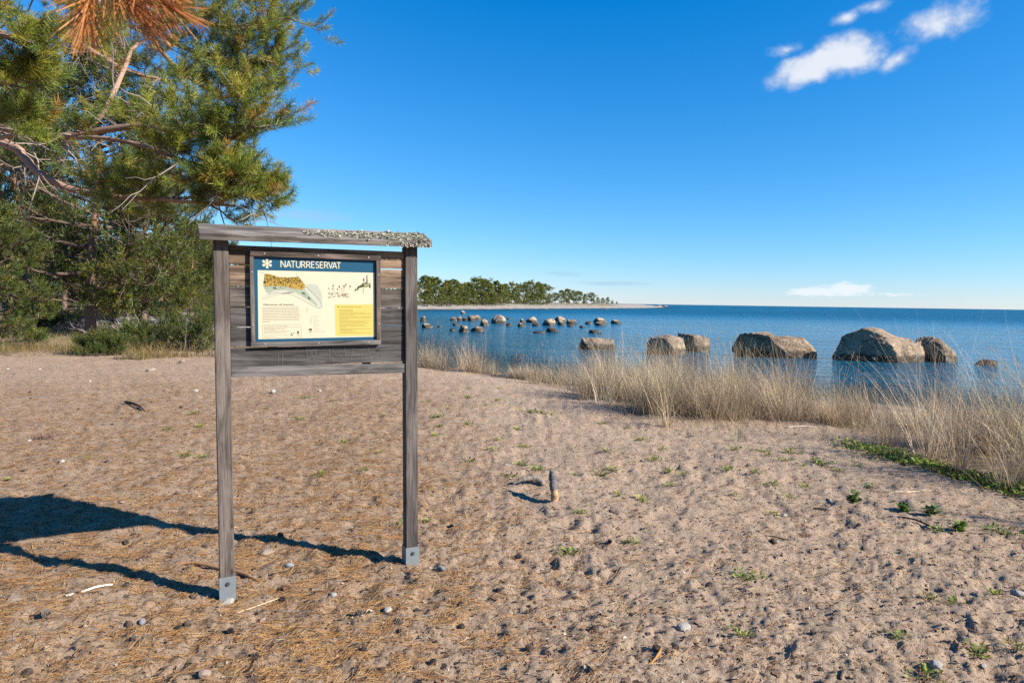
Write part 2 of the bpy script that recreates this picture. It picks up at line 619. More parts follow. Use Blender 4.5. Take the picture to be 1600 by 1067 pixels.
def colour_mat(name, rough=0.85, spec=0.2, nscale=60.0, amp=0.35, bump_d=0.004):
    m_, N = material(name)
    oc = N.n('ShaderNodeTexCoord').outputs['Object']
    nn = N.noise(oc, nscale, 5, 0.65)
    k = N.n('ShaderNodeMix', data_type='RGBA', blend_type='MULTIPLY')
    k.inputs[0].default_value = 1.0
    N.put(k.inputs[6], attr(N))
    g = N.smooth(nn, 0.3, 0.7, 1 - amp, 1 + amp * 0.6)
    cc = N.n('ShaderNodeCombineColor')
    for i in range(3):
        N.put(cc.inputs[i], g)
    N.put(k.inputs[7], cc.outputs[0])
    finish(N, k.outputs[2], rough, spec, bump=nn, bump_d=bump_d)
    return m_


M_bark = colour_mat("bark", 0.9, 0.15, 35.0, 0.45, 0.01)
M_twig = colour_mat("twig_bark", 0.9, 0.15, 120.0, 0.35, 0.003)
M_litter = leaf_mat("fallen_needles", 0.12, 0.6, 0.2)
M_lichen = colour_mat("lichen_crust", 0.95, 0.1, 150.0, 0.3, 0.003)
M_cone = colour_mat("cone_scales", 0.8, 0.2, 150.0, 0.3, 0.002)

# granite
M_rock, N = material("granite")
tc = N.n('ShaderNodeTexCoord').outputs['Object']
info = N.n('ShaderNodeObjectInfo')
a1 = N.noise(tc, 1.6, 5, 0.65, 0.5)
a2 = N.noise(tc, 14.0, 5, 0.7)
a3 = N.noise(tc, 60.0, 3, 0.6)
rk = N.mix(N.smooth(a1, 0.35, 0.65), (0.156, 0.127, 0.101), (0.329, 0.258, 0.188))
rk = N.mix(N.m('MULTIPLY', N.smooth(a2, 0.5, 0.68), 0.6), rk, (0.107, 0.091, 0.077))
rk = N.mix(N.m('MULTIPLY', N.smooth(a3, 0.52, 0.7), 0.35), rk, (0.427, 0.360, 0.290))
tn = N.n('ShaderNodeMix', data_type='RGBA', blend_type='MULTIPLY')
tn.inputs[0].default_value = 1.0
N.put(tn.inputs[6], rk)
N.put(tn.inputs[7], info.outputs['Color'])
pz = N.n('ShaderNodeSeparateXYZ')
N.put(pz.inputs[0], N.n('ShaderNodeNewGeometry').outputs['Position'])
wl = N.smooth(N.m('ADD', pz.outputs[2], N.m('MULTIPLY', a2, 0.10)), WATER_Z + 0.38, WATER_Z + 0.24)   # algae and wet band at the waterline
rk = N.mix(N.m('MULTIPLY', wl, 0.85), tn.outputs[2], (0.025, 0.021, 0.014))
ck = N.noise(N.mapping(tc, (1.0, 1.0, 1.7), rot=(0.3, 0.5, 0.2)), 0.9, 3, 0.5, 0.8)
crk = N.smooth(N.m('ABSOLUTE', N.m('SUBTRACT', ck, 0.5)), 0.010, 0.0)
rk = N.mix(N.m('MULTIPLY', crk, 0.75), rk, (0.03, 0.026, 0.022))
lich = N.smooth(N.m('ADD', N.noise(tc, 5.0, 5, 0.7), N.m('MULTIPLY', a3, 0.2)), 0.66, 0.74)
rk = N.mix(N.m('MULTIPLY', lich, 0.45), rk, (0.36, 0.36, 0.32))
hgt_ = N.m('SUBTRACT', N.m('ADD', a2, N.m('MULTIPLY', a3, 0.5)), N.m('MULTIPLY', crk, 0.8))
finish(N, rk, 0.85, 0.25, bump=hgt_, bump_d=0.042, bump_s=0.9)

M_pebble, N = material("pebble_stone")
tc = N.n('ShaderNodeTexCoord').outputs['Object']
info = N.n('ShaderNodeObjectInfo')
pn = N.noise(tc, 60.0, 4, 0.6)
k = N.n('ShaderNodeMix', data_type='RGBA', blend_type='MULTIPLY')
k.inputs[0].default_value = 1.0
N.put(k.inputs[6], info.outputs['Color'])
N.put(k.inputs[7], N.mix(N.smooth(pn, 0.35, 0.65), (0.38, 0.37, 0.35), (0.68, 0.67, 0.65)))
finish(N, k.outputs[2], 0.8, 0.25, bump=pn, bump_d=0.003)

M_steel, N = material("galvanised_steel")
tc = N.n('ShaderNodeTexCoord').outputs['Object']
zn = N.noise(tc, 45.0, 4, 0.6)
finish(N, N.mix(zn, (0.105, 0.122, 0.132), (0.165, 0.186, 0.197)), 0.5, 0.5, bump=zn, bump_d=0.0005, Metallic=0.0)
M_screw = plain("screw_steel", (0.45, 0.43, 0.40), 0.4, 0.5, Metallic=0.8)
M_dark = plain("bolt_dark", (0.08, 0.09, 0.10), 0.5, 0.5, Metallic=0.6)


def print_mat():
    m_, N = material("printed_sheet")
    oc = N.n('ShaderNodeTexCoord').outputs['Object']
    nn = N.noise(oc, 9.0, 4, 0.6)
    k = N.n('ShaderNodeMix', data_type='RGBA', blend_type='MULTIPLY')
    k.inputs[0].default_value = 1.0
    N.put(k.inputs[6], attr(N))
    N.put(k.inputs[7], N.mix(nn, (0.44, 0.44, 0.43), (0.47, 0.47, 0.47)))
    finish(N, k.outputs[2], 0.45, 0.3)
    return m_


M_print = print_mat()

# ------------------------------------------------------------------ ground and sea (fan-shaped sheets, finer where one stands)
def fan(az_list, r_list):
    A, Rr = np.meshgrid(az_list, r_list)
    x = (Rr * np.sin(A)).ravel(); y = (Rr * np.cos(A)).ravel()
    n, m_ = len(r_list), len(az_list)
    i = np.arange(n - 1)[:, None] * m_
    k = np.arange(m_)[None]
    k2 = (k + 1) % m_
    F = np.stack([i + k, i + k2, i + m_ + k2, i + m_ + k], -1).reshape(-1, 4)[:, ::-1]
    return x, y, F


az1 = np.linspace(R_(-47), R_(47), 590)
az2 = np.linspace(R_(47), R_(313), 72)[1:-1]
rr = np.concatenate([np.array([0.02, 0.4, 0.8, 1.2]), 1 / np.linspace(1 / 1.6, 1 / 45.0, 360), np.geomspace(46.5, 700, 70), np.geomspace(760, 25000, 16)])
gx, gy, gF = fan(np.concatenate([az1, az2]), rr)
gs = coast_dist(gx, gy)
gz = height(gx, gy)
gr = np.hypot(gx, gy)
nzl = perlin2(gx * 0.8, gy * 0.8) * 0.35 + perlin2(gx * 2.5, gy * 2.5) * 0.25


def litter_density(x, y):
    nn = perlin2(x * 0.8, y * 0.8) * 0.35 + perlin2(x * 2.5, y * 2.5) * 0.25
    edge = -0.15 - 0.10 * (y - 2.8)
    d = sstep((edge + 1.1 - x) / 2.2)
    d = d * (1 - 0.45 * sstep((y - 9) / 6))
    d = 0.24 + 0.76 * d
    return np.clip(d * (1 + nn), 0, 1)


# the front edge of the beach grass, as seen on the sand
GR_EDGE = [gp(px, py) for px, py in ((640, 572), (720, 580), (800, 590), (880, 604), (940, 622), (985, 652), (1060, 658), (1150, 652),
                                    (1250, 655), (1330, 680), (1400, 702), (1480, 728), (1560, 752), (1680, 790), (1900, 860))]
GE = np.array([(p.x, p.y) for p in GR_EDGE])


def edge_dist(x, y):
    """distance behind the grass front (positive towards the water)"""
    best = np.full(np.shape(x), 1e9); sgn = np.ones(np.shape(x))
    for k in range(len(GE) - 1):
        a, b = GE[k], GE[k + 1]
        e = b - a
        t = np.clip(((x - a[0]) * e[0] + (y - a[1]) * e[1]) / (e @ e), 0, 1)
        dx, dy = x - a[0] - t * e[0], y - a[1] - t * e[1]
        d = np.hypot(dx, dy)
        s_ = np.sign(e[0] * (y - a[1]) - e[1] * (x - a[0]))
        up = d < best
        best = np.where(up, d, best); sgn = np.where(up, s_, sgn)
    return best * sgn


lit_v = litter_density(gx, gy)
gra_v = sstep((gy - 26) / 12) * sstep(gs / 1.5) * (1 - sstep((gs - 16 - 6 * nzl) / 8)) * 0.95
ed = edge_dist(gx, gy)
belt = np.where((gr < 30) & (gx > -4), sstep((ed + 0.1) / 0.5) * sstep((gs - 0.5) / 2.5), 0) * 0.55
leftveg = sstep((gy - 16.5 - 1.2 * nzl * 3) / 1.5) * sstep((-gx - 6.5) / 3) * sstep((gs - 10) / 6) * 0.9
hea_v = np.clip(np.maximum(np.maximum(belt, leftveg), sstep((gs - 20) / 10) * sstep((gy - 35) / 20)), 0, 1)
wet_v = sstep((WATER_Z + 0.10 - gz) / 0.12)
gm = mesh("ground", np.stack([gx, gy, gz], -1), gF, np.stack([lit_v, gra_v, hea_v], -1), True, (M_ground,))
wa = gm.attributes.new('wet', 'FLOAT', 'POINT')
wa.data.foreach_set('value', wet_v.astype(np.float32))
link("ground", gm, kind="structure", label="pinkish sand strewn with pine needles, sloping to the shore")

sa = np.concatenate([np.linspace(R_(-60), R_(60), 220), np.linspace(R_(60), R_(300), 40)[1:-1]])
sr = np.concatenate([[3.0, 8.0], 1 / np.linspace(1 / 11.0, 1 / 500.0, 160), np.geomspace(560, 40000, 30)])
sx, sy, sF = fan(sa, sr)
sm = mesh("sea", np.stack([sx, sy, np.full(len(sx), WATER_Z)], -1), sF, None, True, (M_sea,))
da = sm.attributes.new('deep', 'FLOAT', 'POINT')
da.data.foreach_set('value', np.clip(-coast_dist(sx, sy) / 22.0, 0, 1).astype(np.float32))
ra = sm.attributes.new('chop', 'FLOAT', 'POINT')
ra.data.foreach_set('value', (0.14 + 0.36 * sstep((np.hypot(sx, sy) - 60) / 150)).astype(np.float32))
link("sea", sm, kind="structure", label="blue rippled sea reaching the horizon")

# ------------------------------------------------------------------ information board
import bmesh
from mathutils.geometry import tessellate_polygon


def rbox(name, dims, mat, bev=0.003, cut=None, jitter=0.0):
    """a planed board: box of the given size, centred, with worn edges"""
    bm = bmesh.new()
    bmesh.ops.create_cube(bm, size=1.0)
    for v in bm.verts:
        v.co = Vector((v.co.x * dims[0], v.co.y * dims[1], v.co.z * dims[2]))
    if cut:
        for v in bm.verts:
            v.co = cut(v.co)
    bmesh.ops.bevel(bm, geom=bm.edges[:], offset=bev, segments=2, affect='EDGES', profile=0.6)
    me = bpy.data.meshes.new(name)
    bm.to_mesh(me); bm.free()
    me.materials.append(mat)
    return me


def disc(name, r, h, mat, sides=12, dome=0.0):
    g = Geo()
    th = np.arange(sides) * 2 * np.pi / sides
    prof = [(r, 0), (r, -h * 0.6), (r * 0.75, -h), (0.0001, -h - dome)]
    V = np.array([(a * np.cos(t), yy, a * np.sin(t)) for a, yy in prof for t in th])
    F = [(i * sides + k, i * sides + (k + 1) % sides, (i + 1) * sides + (k + 1) % sides, (i + 1) * sides + k) for i in range(3) for k in range(sides)]
    g.add(V, F)
    return g.mesh(name, mat)


board = empty("information_board", (-1.0016, 3.6572, 0.0), label="weathered grey wooden information board on two posts with lichen on its roof",
              cat="information board")
board.rotation_euler = (0, -0.0095, R_(26.283))
U0 = 0.495
me_bolt = disc("bolt", 0.011, 0.009, M_dark, 6, 0.0)
for u, tint in ((0.0, (0.95, 0.89, 0.86)), (0.99, (0.74, 0.73, 0.74))):
    def cut(c):
        if c.z > 0:
            c.z += (c.y) * 0.40
        return c
    p = link("post", rbox("post", (0.071, 0.070, 1.80), M_woodZ, 0.005, cut), board, (u - U0, 0.035, 0.974), color=tint)
    g = Geo()
    for lo, hi in (((-0.0395, -0.0395, -0.09), (0.0395, -0.0355, 0.0)), ((-0.0395, 0.0355, -0.09), (0.0395, 0.0395, 0.0)),
                   ((-0.0395, -0.0353, -0.09), (-0.0357, 0.0353, 0.0)), ((0.0357, -0.0353, -0.09), (0.0395, 0.0353, 0.0))):
        g.box((lo[0], lo[1], lo[2] - 0.11), (hi[0], hi[1], hi[2] + 0.035))
    link("post_shoe", g.mesh("post_shoe", M_steel), p, (0, 0, -0.974 + 0.088))
    link("bolt", me_bolt, p, (0.002, -0.0396, -0.974 + 0.088))

# roof board, low at the front
sl = R_(22)
roof = link("roof_board", rbox("roof_board", (1.187, 0.166, 0.034), M_woodX, 0.004), board, color=(1.35, 1.30, 1.22))
roof.rotation_euler = (sl, -0.006, 0)
cf = Vector((0, math.cos(sl), math.sin(sl))); cu = Vector((0, -math.sin(sl), math.cos(sl)))
roof.location = Vector((-0.0025, -0.062, 1.838)) + cf * 0.083 + cu * 0.017
# lichen on the roof board (local: x along, y up the slope, z out)
g = Geo()
lr = np.random.default_rng(11)
th = np.arange(6) * np.pi / 3
n_l = 0
while n_l < 3600:
    x = lr.uniform(-0.09, 0.592); y = lr.uniform(-0.083, 0.08)
    tt = (x + 0.10) / 0.69
    lim = 0.030 + 0.05 * tt + 0.014 * math.sin(x * 37) + 0.012 * math.sin(x * 83 + 1)
    if abs(y + 0.012 - 0.012 * tt) > lim * (0.75 + 0.5 * lr.random()) or (x < -0.02 and lr.random() > 0.75):
        continue
    s = 0.0016 + 0.0075 * lr.random() ** 2
    c = np.array([(0.31, 0.305, 0.24), (0.40, 0.39, 0.32), (0.23, 0.22, 0.17), (0.13, 0.09, 0.06)][lr.choice(4, p=[.36, .26, .24, .14])]) * lr.uniform(0.6, 1.2)
    tilt = lr.normal(0, 0.28, 2)
    zz = 0.0165 + lr.uniform(0.0, 0.0045) * (0.4 + 0.9 * abs(math.sin(x * 61) * math.cos(y * 90 + x * 23)))
    P = [(0, 0, -0.001)] + [(s * math.cos(t) * lr.uniform(.6, 1.2), s * math.sin(t) * lr.uniform(.6, 1.2), s * lr.uniform(0.0, 0.35)) for t in th]
    P = np.array(P)
    P[:, 2] += P[:, 0] * tilt[0] + P[:, 1] * tilt[1]
    P += (x, y, zz)
    if y < -0.078:
        P[:, 1] -= 0.004
    g.add(P, [(0, 1 + k, 1 + (k + 1) % 6) for k in range(6)], c)
    n_l += 1
for k in range(70):      # a few flakes on the front edge near the end
    x = 0.592 - abs(lr.normal(0, 0.13)); z = lr.uniform(-0.017, 0.012)
    s = lr.uniform(0.003, 0.008)
    P = np.array([(0, 0, 0)] + [(s * math.cos(t), -s * lr.uniform(0.0, 0.8), s * math.sin(t)) for t in th]) + (x, -0.0835, z)
    g.add(P, [(0, 1 + j, 1 + (j + 1) % 6) for j in range(6)], np.array((0.42, 0.40, 0.33)) * lr.uniform(0.6, 1.1))
lic = link("lichen", g.mesh("lichen", M_lichen), roof, kind="stuff", label="crusty pale grey lichen on the roof board")

# planks
zs = [1.824, 1.722, 1.612, 1.507, 1.403, 1.301, 1.197]
tints = [(1.45, 1.06, 0.74), (1.6, 1.2, 0.88), (0.86, 0.78, 0.72), (0.62, 0.60, 0.60), (0.70, 0.68, 0.67), (0.58, 0.575, 0.59)]
for i in range(6):
    h = zs[i] - zs[i + 1] - (0.007 if i in (0, 1, 3) else 0.005)
    link("plank", rbox("plank", (0.915, 0.024, h), M_woodX, 0.0025), board, (-0.0, 0.034 + 0.0012 * (i % 3), (zs[i] + zs[i + 1]) / 2),
         (0, [0.004, 0.003, 0.001, 0.0, 0.003, 0.010][i] * -1 + 0.006, 0), color=tints[i])
link("bottom_rail", rbox("bottom_rail", (0.917, 0.034, 0.052), M_woodX, 0.003), board, (0.0, 0.026, 1.170), (0, 0.017, 0), color=(0.92, 0.92, 0.93))
link("support_batten", rbox("support_batten", (0.045, 0.03, 0.62), M_woodZ, 0.003), board, (-0.25, 0.065, 1.5), color=(0.8, 0.78, 0.75))
link("support_batten", rbox("support_batten", (0.045, 0.03, 0.62), M_woodZ, 0.003), board, (0.25, 0.065, 1.5), color=(0.8, 0.78, 0.75))

# frame strips and screws
FY = 0.0085
fr = [("X", (0.678, 0.022, 0.027), (0.475 - U0, FY - 0.0015, 1.779), (0.98, 0.80, 0.70)),
      ("X", (0.678, 0.022, 0.026), (0.472 - U0, FY - 0.0015, 1.315), (1.0, 0.97, 0.95)),
      ("Z", (0.020, 0.022, 0.435), (0.144 - U0, FY, 1.547), (1.0, 0.95, 0.92)),
      ("Z", (0.024, 0.022, 0.435), (0.800 - U0, FY, 1.547), (0.98, 0.88, 0.82))]
me_scr = disc("screw", 0.0042, 0.002, M_screw, 8)
for k, (ax, dims, loc, tint) in enumerate(fr):
    f = link("frame_strip", rbox("frame_strip", dims, M_woodX if ax == "X" else M_woodZ, 0.002), board, loc, color=tint)
    f.rotation_euler = (0, 0.004 * (k < 2), 0)
    if ax == "X":
        for x in (-0.27, 0.0, 0.27):
            link("screw", me_scr, f, (x, -0.011, 0.002))
    else:
        for z in (-0.13, 0.14):
            link("screw", me_scr, f, (0, -0.011, z))

# printed panel ------------------------------------------------------
PW, PH = 0.633, 0.439
panel = link("panel", None, board, (0.154 - U0, 0.0155, 1.766))


def lin(r, g_, b_):
    f = lambda v: (v / 255 / 12.92) if v / 255 <= 0.04045 else ((v / 255 + 0.055) / 1.055) ** 2.4
    return (f(r), f(g_), f(b_))


TEAL, CREAM = lin(0, 92, 128), lin(246, 238, 208)
g = Geo()
g.box((-0.006, 0, -PH - 0.004), (PW + 0.006, 0.0045, 0.004), TEAL)
bpy.data.objects.remove(panel)
panel = link("panel", g.mesh("panel", M_print), board, (0.154 - U0, 0.0148, 1.766), label="teal and cream printed nature reserve notice")
_C = [np.array(v) for v in ((402, 401.2), (590.2, 407.7), (403.2, 532.8), (587.7, 532.5))]


def st(px, py):
    s, t = 0.5, 0.5
    for _ in range(20):
        a = _C[0] * (1 - s) * (1 - t) + _C[1] * s * (1 - t) + _C[2] * (1 - s) * t + _C[3] * s * t
        s += (px - a[0]) / 187; t += (py - a[1]) / 128
    return s, t


def P2(px, py, layer):
    s, t = st(px, py)
    return (s * PW, -0.0003 * layer, -t * PH)


def poly(g, pts, layer, c):
    V = [P2(x, y, layer) for x, y in pts]
    T = tessellate_polygon([[Vector((v[0], v[2], 0)) for v in V]])
    g.add(np.array(V), [tuple(t) for t in T], c)


def stroke(g, pts, w, layer, c):
    P = np.array([P2(x, y, layer) for x, y in pts])
    T = np.gradient(P, axis=0); T /= np.linalg.norm(T, axis=1)[:, None] + 1e-12
    Nn = np.stack([-T[:, 2], 0 * T[:, 0], T[:, 0]], -1) * w / 2
    V = np.stack([P + Nn, P - Nn], 1).reshape(-1, 3)
    g.add(V, [(2 * k, 2 * k + 2, 2 * k + 3, 2 * k + 1) for k in range(len(P) - 1)], c)


def rect(g, x0, y0, x1, y1, layer, c):
    V = [P2(x0, y0, layer), P2(x1, y0, layer), P2(x1, y1, layer), P2(x0, y1, layer)]
    g.add(V, [(0, 3, 2, 1)], c)


c2 = lambda X, Y: (390 + X / 6.668, 390 + Y / 6.668)
c3 = lambda X, Y: (400 + X / 13.333, 415 + Y / 13.333)
c4 = lambda X, Y: (500 + X / 16.0, 420 + Y / 16.0)
g = Geo()
V = [P2(*c2(*q), 1) for q in ((118, 213), (1321, 247), (1314, 918), (121, 921))]
g.add(V, [(0, 3, 2, 1)], CREAM)
link("cream_field", g.mesh("cream_field", M_print), panel)
# emblem: six rounded petals
g = Geo()
ex, ez = P2(*c2(210, 144), 2)[0], P2(*c2(210, 144), 2)[2]
for k in range(6):
    a = math.pi / 2 + k * math.pi / 3
    ring = []
    for q in np.linspace(0, 2 * np.pi, 14, endpoint=False):
        rr_ = 0.0165 + 0.0095 * math.cos(q)
        ww = 0.0086 * math.sin(q) * (0.74 + 0.33 * math.cos(q))
        ring.append((ex + rr_ * math.cos(a) - ww * math.sin(a), -0.0006 - 0.00003 * k, ez + rr_ * math.sin(a) + ww * math.cos(a)))
    ctr = tuple(np.mean(ring, 0))
    g.add(np.array(ring + [ctr]), [((i + 1) % 14, i, 14) for i in range(14)], CREAM)
ring = [(ex + 0.0085 * math.cos(q), -0.0009, ez + 0.0085 * math.sin(q)) for q in np.linspace(0, 2 * np.pi, 12, endpoint=False)]
g.add(np.array(ring + [(ex, -0.0009, ez)]), [((i + 1) % 12, i, 12) for i in range(12)], CREAM)
link("emblem", g.mesh("emblem", M_print), panel)


def text(body, x, z, size, xs, mat_c, name, bold=0.0, layer=2):
    cu_ = bpy.data.curves.new(name, 'FONT')
    cu_.body = body
    cu_.size = size
    cu_.offset = bold
    cu_.resolution_u = 3
    o = bpy.data.objects.new(name, cu_)
    col.objects.link(o)
    bpy.context.view_layer.update()
    me = bpy.data.meshes.new_from_object(o.evaluated_get(bpy.context.evaluated_depsgraph_get()))
    bpy.data.objects.remove(o)
    n = len(me.vertices)
    co = np.empty(n * 3, np.float32); me.vertices.foreach_get('co', co)
    co = co.reshape(-1, 3)
    w0 = co[:, 0].max() - co[:, 0].min()
    sx_ = xs / w0
    co = np.stack([(co[:, 0] - co[:, 0].min()) * sx_ + x, np.full(n, -0.0003 * layer), co[:, 1] + z], -1)
    me.vertices.foreach_set('co', co.astype(np.float32).ravel())
    a = me.attributes.new('Col', 'FLOAT_COLOR', 'POINT')
    a.data.foreach_set('color', np.tile(np.array([*mat_c, 1.0], np.float32), n))
    me.materials.clear(); me.materials.append(M_print)
    me.update()
    return link(name, me, panel)


def arc(cx, cy, rx, ry, a0, a1, n=9):
    return [(cx + rx * math.cos(R_(a)), cy + ry * math.sin(R_(a))) for a in np.linspace(a0, a1, n)]


GLYPH = {  # width, strokes in a unit-height box
    'N': (.60, [[(0, 0), (0, 1)], [(0, 1), (.60, 0)], [(.60, 0), (.60, 1)]]),
    'A': (.62, [[(0, 0), (.31, 1)], [(.31, 1), (.62, 0)], [(.12, .30), (.50, .30)]]),
    'T': (.56, [[(-.03, .955), (.59, .955)], [(.28, .955), (.28, 0)]]),
    'U': (.56, [[(0, 1)] + arc(.28, .30, .28, .27, 180, 360) + [(.56, 1)]]),
    'R': (.54, [[(0, 0), (0, 1)], [(0, .955), (.22, .955)] + arc(.24, .71, .24, .245, 90, -90) + [(0, .465)], [(.24, .465), (.54, 0)]]),
    'E': (.44, [[(0, 0), (0, 1)], [(0, .955), (.44, .955)], [(0, .52), (.38, .52)], [(0, .045), (.44, .045)]]),
    'S': (.48, [[(.44, .88)] + arc(.25, .725, .215, .23, 50, 270, 10) + arc(.24, .265, .225, .225, 90, -140, 10) + [(.01, .12)]]),
    'V': (.58, [[(0, 1), (.29, 0)], [(.29, 0), (.58, 1)]])}
s0, t0 = st(*c2(345, 184)); s1, t1 = st(*c2(955, 197))
word = "NATURRESERVAT"
gap = {'AT': .02, 'VA': .0, 'RV': .06}
tot = sum(GLYPH[c][0] for c in word) + sum(gap.get(word[i:i + 2], .17) for i in range(12))
CAP = 0.0345
kx = (s1 - s0) * PW / tot
g = Geo()
x = s0 * PW
ly = 0
for i, ch in enumerate(word):
    w_, strokes = GLYPH[ch]
    for sk in strokes:
        ly += 1
        P = np.array([(x + a * kx, -0.0006 - 0.000012 * ly, -t0 * PH + b_ * CAP) for a, b_ in sk])
        T = np.gradient(P, axis=0); T /= np.linalg.norm(T, axis=1)[:, None] + 1e-12
        Nn = np.stack([-T[:, 2], 0 * T[:, 0], T[:, 0]], -1) * 0.0024
        g.add(np.stack([P + Nn, P - Nn], 1).reshape(-1, 3), [(2 * k, 2 * k + 2, 2 * k + 3, 2 * k + 1) for k in range(len(P) - 1)], CREAM)
    x += (w_ + gap.get(word[i:i + 2], .17)) * kx
link("lettering", g.mesh("lettering", M_print), panel)
INK = lin(92, 84, 66)
s0, t0 = st(*c3(195, 812)); s1, t1 = st(*c3(800, 812))
text("Välkommen till Snäckan!", s0 * PW, -t0 * PH, 0.0115, (s1 - s0) * PW, lin(88, 86, 60), "heading", 0.0002)

# map
g = Geo()
mr = np.random.default_rng(21)
poly(g, [c3(*q) for q in ((180, 720), (200, 640), (290, 570), (450, 520), (640, 510), (820, 560), (1010, 680), (1180, 800), (1330, 890), (1385, 900), (1385, 700),
                          (1370, 560), (1290, 400), (1200, 380), (1080, 385), (1030, 430), (760, 520), (520, 600), (300, 680))], 2, lin(228, 226, 206))
poly(g, [c3(*q) for q in ((1045, 400), (1180, 385), (1270, 400), (1340, 520), (1370, 640), (1365, 800), (1280, 700), (1150, 530))], 3, lin(214, 217, 196))
poly(g, [c3(*q) for q in ((215, 420), (260, 530), (320, 570), (430, 510), (640, 500), (830, 545), (960, 620), (1120, 730), (1270, 840), (1280, 815), (1150, 660),
                          (1030, 500), (1030, 430), (800, 380), (500, 380))], 3, lin(190, 200, 176))
poly(g, [c3(*q) for q in ((240, 165), (340, 175), (500, 235), (700, 245), (905, 238), (960, 310), (1030, 395), (1030, 460), (960, 500), (820, 480), (640, 430),
                          (430, 420), (215, 420), (218, 330), (235, 260))], 4, lin(214, 172, 74))
hull = np.array([(240, 165), (340, 175), (500, 240), (700, 250), (905, 240), (960, 310), (1030, 395), (1015, 470), (900, 480), (640, 440), (430, 420), (215, 420), (218, 330)], float)


def inside(p, H):
    c = False
    for i in range(len(H)):
        a, b = H[i], H[i - 1]
        if (a[1] > p[1]) != (b[1] > p[1]) and p[0] < (b[0] - a[0]) * (p[1] - a[1]) / (b[1] - a[1]) + a[0]:
            c = not c
    return c


cnt = 0
while cnt < 430:
    p = mr.uniform((215, 165), (1030, 480))
    if not inside(p, hull) or (p[1] > 370 and mr.random() < 0.55):
        continue
    r = mr.uniform(5, 11)
    c = [lin(62, 66, 20), lin(96, 92, 30), lin(128, 104, 40)][mr.integers(3)]
    poly(g, [c3(p[0] + r * math.cos(a), p[1] + r * 1.2 * math.sin(a)) for a in np.arange(5) * 1.2566], 5, c)
    cnt += 1
for X, Y, r in ((410, 455, 16), (440, 465, 18), (470, 470, 9), (515, 465, 9), (550, 452, 12), (590, 465, 9), (625, 465, 8), (980, 565, 18), (1010, 580, 18), (1035, 590, 8),
                (1030, 628, 8), (1065, 630, 5), (1100, 665, 20), (1125, 690, 16), (250, 450, 6), (290, 470, 6), (320, 450, 5), (360, 440, 6)):
    poly(g, [c3(X + r * math.cos(a), Y + r * math.sin(a)) for a in np.arange(6) * 1.047], 5, lin(38, 62, 34))
GL = lin(186, 186, 168)
stroke(g, [c3(*q) for q in ((300, 590), (420, 560), (620, 560), (820, 620), (1020, 730), (1200, 840), (1330, 890), (1370, 850), (1340, 740), (1230, 610), (1040, 430))], 0.0012, 5, GL)
stroke(g, [c3(*q) for q in ((130, 120), (240, 165))], 0.0009, 5, lin(150, 160, 110))
stroke(g, [c3(*q) for q in ((872, 160), (872, 235))], 0.0008, 5, lin(180, 170, 140))
stroke(g, [c3(*q) for q in ((1010, 180), (915, 245))], 0.0008, 5, lin(190, 190, 170))
stroke(g, [c3(*q) for q in ((1070, 870), (1070, 960))], 0.0012, 5, lin(200, 196, 160))
link("map_print", g.mesh("map_print", M_print), panel)

# two plant drawings
g = Geo()
for k in range(34):
    X, Y = mr.uniform(215, 740), mr.uniform(610, 730)
    poly(g, [c4(X + mr.uniform(14, 40) * math.cos(a), Y + mr.uniform(5, 14) * math.sin(a)) for a in np.arange(6) * 1.047], 2 + 0.01 * k,
         [lin(150, 106, 92), lin(112, 78, 66), lin(186, 142, 124), lin(80, 62, 50), lin(206, 170, 150)][mr.integers(5)])
for X, Y, r in ((225, 500, 22), (335, 425, 26), (318, 505, 26), (440, 515, 22), (488, 455, 28), (540, 500, 16), (612, 445, 28), (660, 400, 30), (765, 445, 24), (590, 430, 14)):
    stroke(g, [c4(X, Y), c4(X * 0.85 + 70, Y + 90), c4(X * 0.6 + 190, 650)], 0.0009, 2, lin(184, 150, 126))
    poly(g, [c4(X + r * 0.75 * math.cos(a), Y + r * 1.2 * math.sin(a)) for a in np.arange(7) * 0.8976], 3, [lin(168, 132, 120), lin(140, 112, 100), lin(196, 164, 148)][mr.integers(3)])
link("plant_drawing", g.mesh("plant_drawing", M_print), panel)
g = Geo()
stroke(g, [c4(1105, 630), c4(1100, 460), c4(1120, 260)], 0.0022, 2, lin(70, 74, 30))
stroke(g, [c4(1100, 470), c4(1190, 380), c4(1210, 200)], 0.0018, 2, lin(84, 84, 44))
for k in range(26):
    f = k / 25
    X, Y = 880 + 220 * f + mr.normal(0, 8), 560 - 150 * f + mr.normal(0, 16)
    poly(g, [c4(X + (12 + 22 * f) * math.cos(a), Y + (9 + 22 * f) * math.sin(a)) for a in np.arange(5) * 1.2566 + k], 2.2 + 0.01 * k, [lin(58, 52, 28), lin(84, 76, 40)][k % 2])
for k in range(22):
    X, Y = mr.uniform(1130, 1300), mr.uniform(360, 480)
    poly(g, [c4(X + 24 * math.cos(a), Y + 18 * math.sin(a)) for a in np.arange(5) * 1.2566 + k], 2.5 + 0.01 * k, [lin(96, 118, 48), lin(134, 150, 70), lin(70, 84, 34)][k % 3])
for X, Y in ((1120, 265), (1125, 300), (1210, 200), (1205, 250), (1212, 300), (1205, 335)):
    poly(g, [c4(X + 20 * math.cos(a), Y + 22 * math.sin(a)) for a in np.arange(6) * 1.047], 3, lin(104, 84, 90))
link("plant_drawing", g.mesh("plant_drawing", M_print), panel)


